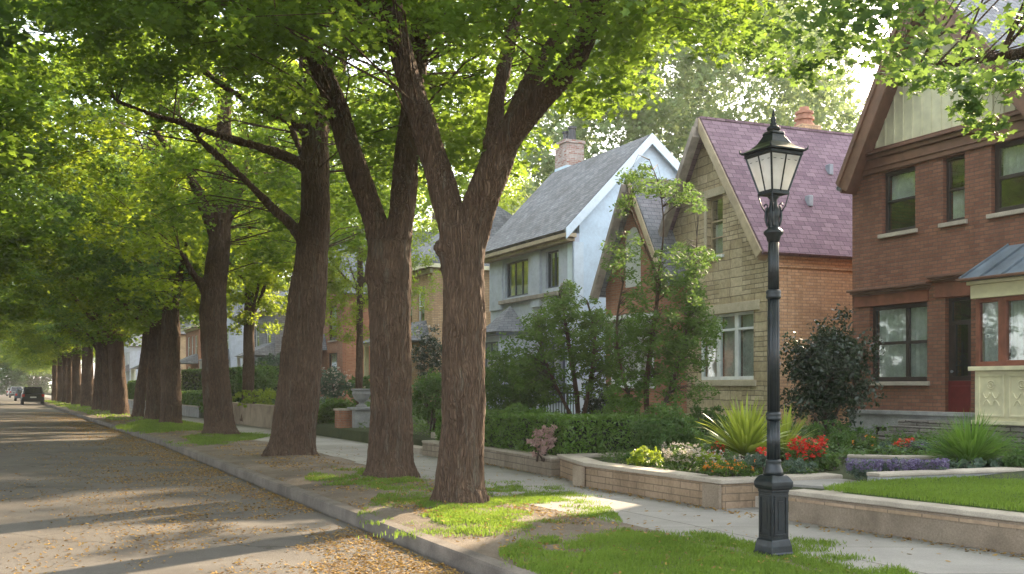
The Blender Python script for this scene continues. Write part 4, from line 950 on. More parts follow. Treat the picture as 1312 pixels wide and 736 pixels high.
u_ = lw[1] - lw[0]
for i in range(3):
    a = lw[0] + u_ * i / 3; window(rt, front(), (a + 0.002, lw[0] + u_ * (i + 1) / 3 - 0.002, lw[2], lw[3]), MAT['white'], 0.075, rails=(1 - tr,), curtain=(0, 1, 0, 1), sill=None, d=0.06, th=0.09, name="window")
mb = MB(); mb.box(lw[0] - 0.15, lw[1] + 0.12, -0.05, 0.12, lw[2] - 0.16, lw[2] - 0.004); mb.build("sill", MAT['stone_trim'], rt, bevel=0.012); mb = MB(); mb.box(lw[0] - 0.6, lw[1] + 0.25, -0.03, 0.12, lw[3] + 0.003, lw[3] + 0.25); mb.build("lintel", MAT['stone_trim'], rt, bevel=0.012)
for px, py in ((1075, 217), (1042, 252)):
    u = 3.0 if px == 1075 else 1.75; zz = zE + (zP - zE) * (0.62 if px == 1075 else 0.33); xx = W2 / 2 + (W2 / 2) * (zP - zz) / (zP - zE)
    mb = MB(); mb.box(xx - 0.02, xx + 0.16, u, u + 0.12, zz + 0.02, zz + 0.30); mb.build("roof_vent", MAT['lead'], rt, bevel=0.01)
chx = W2 / 2 - 0.25; chz = zP
mb = MB(); mb.box(chx - 0.35, chx + 0.25, 3.0, 3.65, chz - 0.7, chz + 0.28); ch = mb.build("chimney", MAT['brick_tan'], rt, bevel=0.01)
mb = MB()
mb.lathe([(0.27, chz + 0.281), (0.27, chz + 0.35), (0.22, chz + 0.36), (0.22, chz + 0.45), (0.27, chz + 0.46), (0.27, chz + 0.53), (0.20, chz + 0.54), (0.20, chz + 0.62), (0.25, chz + 0.63), (0.25, chz + 0.69), (0.14, chz + 0.70), (0.13, chz + 0.82)], 20, (chx - 0.05, 3.3)); mb.build("chimney_pot", MAT['terracotta'], ch)

# ---- small brick gable with arched window
e = Vector((0.49, -1.0)).normalized(); H3 = House("small_brick_house", "small brick house with steep gable and arched lattice window beside the stone house", (2.50 + 0.49 * 0.72, 31.55 - 0.72), e); rt = H3.root
W3 = 3.5; zP = EYE + (495 - 240) / F * 30.1 - H3.z; zE = EYE + (495 - 378) / F * 31.6 - H3.z + 0.1
ar = H3.fr(801, 821, 306, 368); ac = (ar[0] + ar[1]) / 2; aw = (ar[1] - ar[0]) / 2
arch = [(ar[0], ar[2]), (ar[1], ar[2])] + [(ac + aw * math.cos(t_ * math.pi / 10), ar[3] - 0.12 + aw * 1.1 * math.sin(t_ * math.pi / 10)) for t_ in range(11)]
lwn = H3.fr(783, 838, 412, 494)
mb = MB(front()); mb.panel([(0, 0.0), (W3, 0.0), (W3, zE), (W3 / 2, zP - 0.08), (0, zE)], [arch, rect(lwn)], 0.25); mb.M = None
mb.box(0, 0.24, 0.252, 8, 0, zE - 0.02); mb.box(W3 - 0.24, W3, 0.252, 8, 0, zE - 0.02); mb.build("wall", MAT['brick_small'], rt)
ro, fl, pk_, frt = gable_roof_y(rt, W3, zE, zP, 8, MAT['roof_slate'], 0.14, 0.32, 0.09)
barge(rt, (fl[0], fl[1] + 0.07), (pk_[0], pk_[1] + 0.09), -0.36, 0.22, 0.06, MAT['greywood']); barge(rt, (frt[0], frt[1] + 0.07), (pk_[0], pk_[1] + 0.09), -0.36, 0.16, 0.06, MAT['tan'])
barge(rt, (fl[0] + 0.1, fl[1] - 0.02), (pk_[0], pk_[1] - 0.12), -0.30, 0.12, 0.26, MAT['greywood'], "soffit_board")
mb = MB(front(0.02)); mb.panel([(x_ , z_) for x_, z_ in arch], [], 0.02); aw_ = mb.build("arched_window", MAT['white'], rt)
mb = MB(front(-0.01)); 
for i in range(7):
    xx = ar[0] + (ar[1] - ar[0]) * (i + 0.5) / 7; mb.box(xx - 0.012, xx + 0.012, 0, 0.028, ar[2], ar[3] - 0.05)
for i in range(16):
    zz = ar[2] + (ar[3] - ar[2]) * (i + 0.5) / 16; mb.box(ar[0], ar[1], 0.002, 0.026, zz - 0.01, zz + 0.01)
mb.build("lattice", MAT['white'], aw_)
window(rt, front(), lwn, MAT['white'], 0.09, mull=(0.33, 0.66), rails=(0.75,), curtain=(0, 1, 0, 1), sill=MAT['white'], d=0.0)
mb = MB(); mb.box(lwn[0] - 0.3, lwn[1] + 0.2, -0.5, 0.0, lwn[3] + 0.03, lwn[3] + 0.16); mb.build("window_hood", MAT['white'], rt, bevel=0.01)

# ---- pale blue house
H4 = House("blue_house", "pale blue stucco house with grey shingle roof and brick chimney", (2.0 - 0.44 * 6.4, 33.0 + 0.898 * 6.4), e); rt = H4.root
W4, D4 = 6.4, 6.9; zE = EYE + (495 - 299) / F * 33.0 - H4.z; zP = EYE + (495 - 178) / F * 34.3 - H4.z; ry = 2.9
wa = H4.fr(647, 676.5, 334, 380); wb = H4.fr(699, 716.5, 321, 369); dl = H4.fr(696, 724, 470, 530); 
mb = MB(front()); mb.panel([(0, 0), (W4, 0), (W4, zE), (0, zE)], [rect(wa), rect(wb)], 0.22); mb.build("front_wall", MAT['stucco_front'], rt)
mb = MB(side(W4)); sA = zE - 0.02 + 0.602 * (zP - zE + 0.02) / (ry + 0.38); sB = zE - 0.15 + 0.4 * (zP - zE + 0.15) / (D4 + 0.4 - ry)
GP4 = [(0.222, 0), (D4, 0), (D4, sB - 0.01), (ry, zP - 0.02), (0.222, sA - 0.01)]; mb.panel(GP4, [], 0.22); mb.M = side(0.22); mb.panel(GP4, [], 0.22)
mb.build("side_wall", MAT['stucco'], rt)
mb = MB(); mb.slab([(-0.3, -0.38, zE - 0.02), (W4 + 0.18, -0.38, zE - 0.02), (W4 + 0.18, ry, zP), (-0.3, ry, zP)], -0.12)
mb.slab([(-0.3, ry, zP), (W4 + 0.18, ry, zP), (W4 + 0.18, D4 + 0.4, zE - 0.15), (-0.3, D4 + 0.4, zE - 0.15)], -0.12); mb.build("roof", MAT['roof_grey'], rt)
vb = MB(); sg = (zP - zE) / ry
a, b_, c_ = Vector((W4 + 0.2, -0.40, zE - 0.02)), Vector((W4 + 0.2, ry, zP)), Vector((W4 + 0.2, D4 + 0.42, zE - 0.15))
for p_, q_ in ((a, b_), (b_, c_)):
    vb.slab([p_ + Vector((0, 0, 0.13)), q_ + Vector((0, 0, 0.13)), q_ + Vector((0, 0, -0.22)), p_ + Vector((0, 0, -0.22))], 0.05)
vb.build("verge_board", MAT['paleblue'], rt)

mb = MB(); mb.box(-0.25, W4 + 0.22, -0.42, -0.001, zE - 0.16, zE - 0.03); mb.box(-0.2, W4 + 0.10, -0.30, -0.001, zE - 0.27, zE - 0.162); mb.build("eaves_cornice", MAT['tan'], rt, bevel=0.012)
mb = MB(); mb.box(W4 - 0.30, W4 + 0.05, -0.06, -0.001, 0, zE - 0.28); mb.box(W4 + 0.002, W4 + 0.05, -0.06, 0.35, 0, zE - 0.28); mb.build("corner_pilaster", MAT['paleblue'], rt)
q_ = H4.f(683, 350)[0]; q2 = H4.f(694, 350)[0]
mb = MB(); mb.box(wb[1] + 0.05, W4 - 0.302, -0.05, -0.001, wb[2] - 0.2, zE - 0.28); mb.build("wall_panel", MAT['stucco_front'], rt); mb = MB(); mb.box(q_, q2, -0.09, -0.001, wa[2] - 0.5, zE - 0.28); mb.build("wall_panel", MAT['stucco_front'], rt); mb = MB(); mb.box(0.0, wa[0] - 0.15, -0.05, -0.001, wa[2] - 0.4, zE - 0.28); mb.build("wall_panel", MAT['stucco_front'], rt)
window(rt, front(), wa, MAT['navy'], 0.06, mull=(0.33, 0.66), sill=None, d=0.10, curtain=(0.0, 1, 0.0, 0.3)); window(rt, front(), wb, MAT['navy'], 0.06, mull=(0.5,), d=0.10)
mb = MB(); mb.box(wa[0] - 0.3, W4 + 0.06, -0.14, -0.002, wa[2] - 0.22, wa[2] - 0.08); mb.build("string_course", MAT['greywood'], rt, bevel=0.01)
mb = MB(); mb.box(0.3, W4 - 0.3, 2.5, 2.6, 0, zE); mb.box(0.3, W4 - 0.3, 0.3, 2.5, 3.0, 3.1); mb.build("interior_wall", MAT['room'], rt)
# canted bay with pointed slate hood
hu = H4.f(656, 424)[0]; hz = H4.f(656, 424, -0.6)[1]; hp = H4.f(658, 391)[1]
pts = [(hu - 1.1, 0), (hu - 0.6, -0.8), (hu + 0.6, -0.8), (hu + 1.1, 0)]
mb = MB(); mb.prism([(p[0], p[1] if p[1] else -0.003) for p in pts], 0, hz - 0.02); bay = mb.build("bay", MAT['stucco_front'], rt)
mb = MB(); big = [(hu - 1.3, 0.0), (hu - 0.72, -1.0), (hu + 0.72, -1.0), (hu + 1.3, 0.0)]
for i in range(3): mb.slab([(*big[i], hz), (*big[i + 1], hz), (hu, -0.05, hp)], 0.06)
mb.build("bay_roof", MAT['roof_slate'], bay); mb = MB(); mb.prism([(p[0] * 0.97 + hu * 0.03, p[1] * 0.96 - 0.004) for p in big], hz - 0.14, hz - 0.01); mb.build("bay_cornice", MAT['navy'], bay)
window(bay, front(-0.84), (hu - 0.5, hu + 0.5, 1.6, hz - 0.35), MAT['navy'], 0.06, mull=(0.5,), d=0.0, th=0.05)
window(rt, front(-0.06), (dl[0], dl[1], 0.5, 2.7), MAT['navy'], 0.06, mull=(0.5,), d=0.0, name="door")
# chimney at the far end of the ridge
cy = ry + 0.3; x0 = -0.75; zP += 0.30
mb = MB(); mb.box(x0, x0 + 0.95, cy, cy + 0.8, zP - 2.4, zP + 0.95); mb.box(x0 - 0.05, x0 + 1.0, cy - 0.05, cy + 0.85, zP + 0.952, zP + 1.08); ch = mb.build("chimney", MAT['brick_chim'], rt, bevel=0.01)
mb = MB(); mb.box(x0 - 0.012, x0 + 0.962, cy - 0.012, cy + 0.812, zP - 2.4, zP + 0.05); mb.build("rendered_base", MAT['stucco'], ch)
for i, xx in enumerate((x0 + 0.25, x0 + 0.70)):
    mb = MB(); h_ = 0.45 + 0.1 * i; mb.lathe([(0.17, zP + 1.081), (0.15, zP + 1.1 + h_ * 0.3), (0.14, zP + 1.1 + h_ * 0.8), (0.18, zP + 1.1 + h_ * 0.85), (0.18, zP + 1.1 + h_), (0.12, zP + 1.1 + h_), (0.12, zP + 1.0 + h_)], 16, (xx, cy + 0.4)); mb.build("chimney_pot", MAT['pot'], ch)

# ---- houses further along
def far_house(name, label, Y, dx, Wd, Dp, ze, zp, wallm, roofm, wins, frm='white', gable=False, front_m=None, extra=None, swins=()):
    o = S(Y, dx); h = House(name, label, (o.x, o.y), (0.5, -1.0)); rt = h.root
    mb = MB(front()); mb.panel([(0, 0), (Wd, 0), (Wd, ze)] + ([(Wd / 2, zp)] if gable else []) + [(0, ze)], [rect(r) for r in wins], 0.2); mb.build("front_wall", MAT[front_m or wallm], rt)
    mb = MB(side(Wd)); mb.panel([(0.202, 0), (Dp, 0), (Dp, ze), (0.202, ze)], [rect(r) for r in swins], 0.2); mb.M = None; mb.box(0, 0.2, 0.202, Dp, 0, ze); mb.box(0.202, Wd - 0.202, Dp - 0.2, Dp, 0, ze); mb.build("side_wall", MAT[wallm], rt)
    if gable: gable_roof_y(rt, Wd, ze, zp, Dp, MAT[roofm], 0.3, 0.35, 0.12)
    else:
        mb = MB(); o_ = 0.35; r1 = (Wd * 0.35, Dp / 2, zp); r2 = (Wd * 0.65, Dp / 2, zp)
        A, B, C_, D_ = (-o_, -o_, ze - 0.05), (Wd + o_, -o_, ze - 0.05), (Wd + o_, Dp + o_, ze - 0.05), (-o_, Dp + o_, ze - 0.05)
        mb.add([A, B, C_, D_, r1, r2], [(0, 1, 5, 4), (1, 2, 5), (2, 3, 4, 5), (3, 0, 4), (3, 2, 1, 0)]); mb.build("roof", MAT[roofm], rt)
        mb = MB(); mb.box(-o_, Wd + o_, -o_ - 0.06, -o_ + 0.02, ze - 0.22, ze - 0.055); mb.box(Wd + o_ - 0.02, Wd + o_ + 0.06, -o_ + 0.021, Dp, ze - 0.22, ze - 0.055); mb.box(-0.02, Wd + 0.02, -0.12, -0.001, ze - 0.4, ze - 0.23); mb.build("eaves", MAT['cream'], rt)
    mb = MB(); mb.box(0.3, Wd - 0.3, 2.2, 2.3, 0, ze); mb.build("interior_wall", MAT['room'], rt)
    for r in wins: window(rt, front(), r, MAT[frm], 0.07, rails=(0.5,), sill=MAT['cap'], curtain=(0, 1, 0.3, 1), d=0.06)
    for r in swins: window(rt, side(Wd), r, MAT[frm], 0.07, rails=(0.5,), sill=MAT['cap'], d=0.06)
    return h
def porch(rt, x0, x1, dpt, zr, m, colm, rise=0.9, n=3):
    p = MB(); p.add([(x0 - .2, -dpt - .2, zr), (x1 + .2, -dpt - .2, zr), (x1 - .3, -0.002, zr + rise), (x0 + .3, -0.002, zr + rise), (x0 - .2, -0.002, zr), (x1 + .2, -0.002, zr)], [(0, 1, 2, 3), (0, 3, 4), (1, 5, 2), (0, 4, 5, 1), (3, 2, 5, 4)])
    po = p.build("porch_roof", MAT[m], rt)
    for i in range(n):
        xx = x0 + 0.1 + (x1 - x0 - 0.2) * i / (n - 1); q = MB(); q.box(xx - 0.09, xx + 0.09, -dpt + 0.0, -dpt + 0.18, 0, zr - 0.12); q.build("column", MAT[colm], rt)
    q = MB(); q.box(x0, x1, -dpt - 0.02, -dpt + 0.16, zr - 0.12, zr - 0.002); q.build("porch_beam", MAT[colm], rt); q = MB(); q.box(x0, x1, -dpt, -0.003, -0.3, 0.45); q.build("porch_deck", MAT['grey_stone'], rt)
h5 = far_house("tan_house", "tan brick house with a porch glimpsed between the two nearest trunks", 49.5, 13.7, 7.0, 8, 6.3, 9.6, 'brick_tan', 'roof_grey', [(1.0, 2.2, 3.7, 5.4), (3.6, 4.6, 3.7, 5.4), (5.3, 6.1, 3.7, 5.4), (1.2, 2.4, 0.9, 2.7)])
porch(h5.root, 2.6, 6.6, 1.6, 3.0, 'roof_slate', 'cream')
h6 = far_house("orange_brick_house", "orange brick house with gabled slate roof behind the second trunk", 61.5, 13.9, 7.5, 9, 6.3, 10.2, 'brick_orange', 'roof_slate', [(4.9, 6.4, 3.6, 5.5), (1.2, 2.6, 3.7, 5.4), (4.8, 6.5, 0.8, 2.9)], swins=[(2.0, 3.1, 3.8, 5.5), (1.8, 3.0, 0.9, 2.8), (4.4, 6.0, 0.9, 2.8)], front_m='brick_small', frm='darkframe', gable=True)
porch(h6.root, 1.0, 4.4, 1.6, 3.1, 'roof_slate', 'redbrown')
mb = MB(); mb.slab([(7.5 + 0.003, 3.9, 3.9), (7.5 + 0.003, 6.6, 3.9), (8.4, 6.9, 3.05), (8.4, 3.6, 3.05)], 0.08); mb.build("bay_hood", MAT['navy'], h6.root)
h7 = far_house("slate_house", "grey house with dark slate upper storey beyond the orange brick house", 74, 13.9, 7.0, 9, 6.4, 9.6, 'roof_slate', 'roof_slate', [(1.0, 2.2, 3.7, 5.5), (4.4, 5.8, 3.7, 5.5), (1.0, 2.4, 0.9, 2.9)], swins=[(2, 3.2, 3.7, 5.4)])
porch(h7.root, 3.0, 6.8, 1.7, 3.1, 'roof_grey', 'white')
for i, (Y, wm, rm, lab) in enumerate([(86, 'stucco_front', 'roof_slate', "pale grey terrace house with porch, seen past the fourth trunk"), (98, 'brick_small', 'roof_grey', "brown brick house with white porch columns, left of the fourth trunk"),
                                      (111, 'tan', 'roof_slate', "tan house further down the street"), (126, 'brick_red', 'roof_grey', "small dark brick house far down the street"), (143, 'stucco_front', 'roof_slate', "small pale house far down the street"), (163, 'brick_orange', 'roof_grey', "smallest orange house near the street's end")]):
    hh = far_house("terrace_house", lab, Y, 13.7, 7.5, 9, 6.6, 9.8, wm, rm, [(1.0, 2.3, 3.7, 5.7), (3.2, 4.2, 3.7, 5.7), (5.2, 6.5, 3.7, 5.7), (1.0, 2.6, 0.9, 2.9)], gable=(i % 2 == 0))
    porch(hh.root, 3.4, 7.0, 1.7, 3.1, 'roof_grey', 'white')
for i, (Y, wm) in enumerate([(60, 'brick_red'), (85, 'cream'), (112, 'brick_tan'), (150, 'stucco_front')]):
    o = S(Y, -ROADW - 13)
    hh = House("house_across", "half hidden house on the left side of the road", (o.x, o.y), (-0.5, 1.0)); hh.root["group"] = "houses across the road"
    mb = MB(front()); mb.panel([(0, 0), (8, 0), (8, 6.5), (4, 10), (0, 6.5)], [rect((1, 2.4, 3.6, 5.4)), rect((5.4, 6.8, 3.6, 5.4))], 0.2); mb.M = None; mb.box(0, 0.2, 0.202, 9, 0, 6.4); mb.box(7.8, 8, 0.202, 9, 0, 6.4); mb.build("wall", MAT[wm], hh.root)
    gable_roof_y(hh.root, 8, 6.5, 10, 9, MAT['roof_grey']); window(hh.root, front(), (1, 2.4, 3.6, 5.4), MAT['white']); window(hh.root, front(), (5.4, 6.8, 3.6, 5.4), MAT['white'])

# ------------------------------------------------------------------ garden walls, steps, pillars
def left_n(a, b):
    d = (b - a).normalized(); return Vector((d.y, -d.x))       # towards the houses when walking away from the camera
def offset_line(pts, w):
    out = []
    for i, p in enumerate(pts):
        ns = []
        if i > 0: ns.append(left_n(pts[i - 1], p))
        if i < len(pts) - 1: ns.append(left_n(p, pts[i + 1]))
        n = sum(ns, Vector((0, 0))); n.normalize(); k = 1 / max(0.4, n.dot(ns[0])); out.append(p + n * w * k)
    return out
def wall_run(name, label, pts, h, th, m, capm, cap_h=0.07, ov=0.04, z0=-0.1, cat="garden wall", plinth=None, group=None):
    """pts: ground points of the street face, ordered away from the camera"""
    P = [Vector((p[0], p[1])) for p in pts]; base = Vector((P[0].x, P[0].y, 0)); t = thing(name, label, cat, base, 0, group)
    P = [p - base.xy for p in P]
    def run(a, b, z_0, z_1, mm, nm, bev=0.012):
        A = offset_line(P, a); B = offset_line(P, b); mb = MB(); k = len(A)
        vs = []
        for q in A: vs += [(q.x, q.y, z_0), (q.x, q.y, z_1)]
        for q in B: vs += [(q.x, q.y, z_0), (q.x, q.y, z_1)]
        fs = []
        for i in range(k - 1):
            a0, a1, b0_, b1_ = 2 * i, 2 * i + 2, 2 * k + 2 * i, 2 * k + 2 * i + 2
            fs += [(a0, a1, a1 + 1, a0 + 1), (b0_, b0_ + 1, b1_ + 1, b1_), (a0 + 1, a1 + 1, b1_ + 1, b0_ + 1), (a0, b0_, b1_, a1)]
        fs += [(0, 1, 2 * k + 1, 2 * k), (2 * k - 2, 4 * k - 2, 4 * k - 1, 2 * k - 1)]
        mb.add(vs, fs); return mb.build(nm, mm, t, bevel=bev)
    run(0, th, z0, h - cap_h, m, "wall_body")
    run(-ov, th + ov, h - cap_h + 0.001, h, capm, "coping", 0.015)
    if plinth: run(-0.012, 0.0, h - cap_h - 0.065, h - cap_h - 0.03, plinth, "string_course", 0)
    return t
a = G(1010, 668); b = G(1312, 712); d = (a - b).normalized()
wr0 = b - d * 5.0
wall_run("low_wall", "low tan concrete wall in front of the lawn at the right", [wr0, b, a], 0.37, 0.24, MAT['conc'], MAT['cap'], 0.06, 0.03, plinth=MAT['block'])
nn = Vector((left_n(a.xy, (a + d).xy).x, left_n(a.xy, (a + d).xy).y, 0))
q = a + d * 0.0 + nn * 0.27
wall_run("return_wall", "short concrete side wall running back from the low wall beside the steps", [a + nn * 0.245 - d * 0.23, a + nn * 1.6 - d * 0.23], 0.365, 0.22, MAT['conc'], MAT['cap'], 0.06, 0.02)
p1, p2, p3 = G(925, 653), G(750, 624), G(716, 610); p4 = G(1078, 608, 0.39)
pl = wall_run("brick_planter", "long tan brick planter with stone coping full of flowers beside the lamp post", [(p4.x, p4.y), (p1.x, p1.y), (p2.x, p2.y), (p3.x, p3.y), (p3.x + 1.2, p3.y + 0.5)], 0.39, 0.28, MAT['block'], MAT['cap'], 0.065, 0.035, cat="planter")
for p_, wd in ((p1, 0.34), (p2, 0.30)):
    mb = MB(); dd = (p2 - p1).normalized(); n2 = Vector((dd.y, -dd.x, 0)); c_ = p_ - pl.location
    s0 = c_ - dd * 0.02 - n2 * 0.02; mb.slab([s0 + Vector((0, 0, -0.05)), s0 + dd * wd + Vector((0, 0, -0.05)), s0 + dd * wd + Vector((0, 0, 0.322)), s0 + Vector((0, 0, 0.322))], -0.02 if False else 0.05)
    mb.build("pilaster", MAT['conc'], pl, bevel=0.006)
soil = MB(); soil.prism([(p1.x + .2, p1.y + .1), (p4.x, p4.y + .0), (p4.x + 0.8, p4.y + 3.0), (p3.x + 1.3, p3.y + 0.6), (p3.x + .25, p3.y), (p2.x + .2, p2.y)], 0.1, 0.335); so = soil.build("planter_soil", MAT['yard']); so["kind"] = 'structure'
# steps between planter and low wall
def steps(name, label, c, dr_, wd, n, rise, run, m, z0=0.0, cheek=None):
    t = thing(name, label, "steps", c, math.atan2(dr_.y, dr_.x) - math.pi / 2)
    for i in range(n):
        mb = MB(); mb.box(-wd / 2, wd / 2, i * run, (n + 0.3) * run + 0.5, z0 + i * rise + (0.001 if i else -0.08), z0 + (i + 1) * rise); mb.build("step", m, t, bevel=0.012)
    return t
cs = G(972, 658) + Vector((0.30, 0.30, 0)); steps("garden_steps", "low stone steps between the flower planter and the concrete wall", cs, nn, 1.05, 2, 0.15, 0.75, MAT['cap'])
hw = [G(706, 611), G(620, 594), G(541, 584)]
wall_run("hedge_wall", "low weathered block wall carrying the clipped hedge", [(p.x, p.y) for p in hw], 0.35, 0.3, MAT['block_grey'], MAT['cap'], 0.05, 0.02)
mb_ = wall_run("brick_edging_wall", "low reddish brick edging between hedge and flower planter", [(2.15, 18.75), (0.72, 18.35)], 0.31, 0.2, MAT['brick_small'], MAT['brick_small'], 0.05, 0.01)
dst = Vector((0.9, 0.44, 0)).normalized()
steps("entry_steps", "worn stone steps between the hedge wall and the urn pillar", G(532, 581) + Vector((-0.15, 0.1, 0)), dst, 1.3, 3, 0.15, 0.4, MAT['cap'])
steps("white_steps", "pale stone steps at the foot of the urn pillar", G(465, 562) + Vector((0.35, 0.2, 0)), dst, 1.5, 2, 0.13, 0.5, MAT['cap'])
b = G(463, 561); b = Vector((b.x, b.y, 0))
t = thing("urn_pillar", "grey stone gate pillar topped by a carved urn", "pillar", b, 0.45)
mb = MB(); mb.box(-0.36, 0.36, -0.36, 0.36, -0.1, 0.12); mb.box(-0.29, 0.29, -0.29, 0.29, 0.121, 0.86); mb.box(-0.36, 0.36, -0.36, 0.36, 0.861, 0.95); mb.build("pillar_body", MAT['grey_stone'], t, bevel=0.02)
mb = MB(); mb.lathe([(0.17, 0.951), (0.17, 1.0), (0.08, 1.05), (0.08, 1.1), (0.22, 1.2), (0.29, 1.36), (0.27, 1.44), (0.32, 1.48), (0.32, 1.52), (0.24, 1.52)], 24); mb.build("urn", MAT['grey_stone'], t, smooth=False, bevel=0.006)
b2_ = G(446, 561.5); t = thing("brick_pillar", "red brick gate pillar next to the urn pillar, edged with ivy", "pillar", (b2_.x - 0.15, b2_.y + 0.3, 0), 0.45)
mb = MB(); mb.box(-0.25, 0.25, -0.25, 0.25, -0.1, 0.84); mb.build("pillar_body", MAT['brick_small'], t); mb = MB(); mb.box(-0.29, 0.29, -0.29, 0.29, 0.841, 0.90); mb.build("coping", MAT['cap'], t, bevel=0.01)
wall_run("ivy_wall", "garden wall buried under bright ivy left of the brick pillar", [tuple(S(33.6, WALLX)[:2]), tuple(S(37.3, WALLX)[:2])], 0.86, 0.25, MAT['brick_small'], MAT['cap'])
wall_run("concrete_wall", "pale ribbed concrete garden wall beyond the third trunk", [tuple(S(37.6, WALLX + 0.05)[:2]), tuple(S(43, WALLX)[:2]), tuple(S(49, WALLX)[:2])], 0.88, 0.25, MAT['conc'], MAT['conc'], 0.06, 0.01)
wall_run("far_garden_wall", "low grey garden wall far along the pavement", [tuple(S(51, WALLX)[:2]), tuple(S(64, WALLX)[:2]), tuple(S(90, WALLX)[:2]), tuple(S(130, WALLX)[:2])], 0.6, 0.25, MAT['grey_stone'], MAT['cap'])
# lawn and its stone edging
la = [a + nn * 0.25 - d * 0.3, wr0 + nn * 0.25]; lz = 0.345
e0, e1_, e2_ = G(1085, 622, 0.38), G(1126, 617, 0.4), G(1300, 608, 0.42); e3_ = e2_ + (e2_ - e1_).normalized() * 4
mb = MB(); LAWN = [(la[0].x, la[0].y), (e0.x, e0.y), (e1_.x, e1_.y), (e2_.x, e2_.y), (e3_.x, e3_.y), (la[1].x + 3.5, la[1].y + 1.5), (la[1].x, la[1].y)]
mb.add([(x, y, lz + (0.06 if i in (1, 2, 3, 4, 5) else 0)) for i, (x, y) in enumerate(LAWN)], [tuple(range(7))])
lw_ = mb.build("lawn_ground", MAT['turf'], recalc=False); lw_["kind"] = 'structure'
mb = MB(); mb.prism([(q_.x, q_.y) for q_ in (p1 + (p4 - p1) * 0.30, a + nn * 0.95 + d * 0.25, a + nn * 0.9 - d * 0.2, e0 + Vector((0.1, 0.1, 0)), p4 + Vector((0.9, 0.3, 0)), p4 + Vector((0.2, 0.1, 0)))], 0.1, 0.338); gp_ = mb.build("garden_path", MAT['walk']); gp_["kind"] = 'structure'
wall_run("stone_edging", "low pale stone edging between the lawn and the lavender", [(e3_.x, e3_.y), (e2_.x, e2_.y), (e1_.x, e1_.y)], 0.50, 0.22, MAT['grey_stone'], MAT['cap'], 0.05, 0.02, 0.2)
wall_run("raised_bed_edge", "pale stone edge of the raised bed behind the lavender", [tuple(G(1215, 588, 0.52)[:2]), tuple(G(1150, 588, 0.52)[:2]), tuple(G(1085, 588, 0.5)[:2])], 0.56, 0.2, MAT['grey_stone'], MAT['cap'], 0.05, 0.02, 0.2)
# iron fences
def iron_fence(label, A, B, h, n, z):
    t = thing("iron_fence", label, "fence", (A[0], A[1], z)); D = Vector((B[0] - A[0], B[1] - A[1], 0))
    mb = MB(); mb.bar((0, 0, h - 0.04), D + Vector((0, 0, h - 0.04)), 0.04, 0.04); mb.bar((0, 0, 0.1), D + Vector((0, 0, 0.1)), 0.04, 0.03)
    mb.build("rail", MAT['rail'], t)
    for i in range(n + 1):
        p = D * (i / n); k = i % 8 == 0; mb = MB(); r_ = 0.028 if k else 0.011
        mb.tube([p + Vector((0, 0, -0.05)), p + Vector((0, 0, h + (0.1 if k else -0.05)))], [r_, r_], 6); mb.build("post" if k else "bar", MAT['rail'], t)
va_, vb_ = V(698, 510, 25.5), V(742, 510, 24.8); iron_fence("black iron railing in front of the blue house's door", va_, vb_, 0.85, 12, 0.62)
va_, vb_ = V(722, 570, 19.6), V(806, 570, 20.2); iron_fence("low dark fence half hidden behind the hedge and shrubs", va_, vb_, 0.62, 14, 0.3)

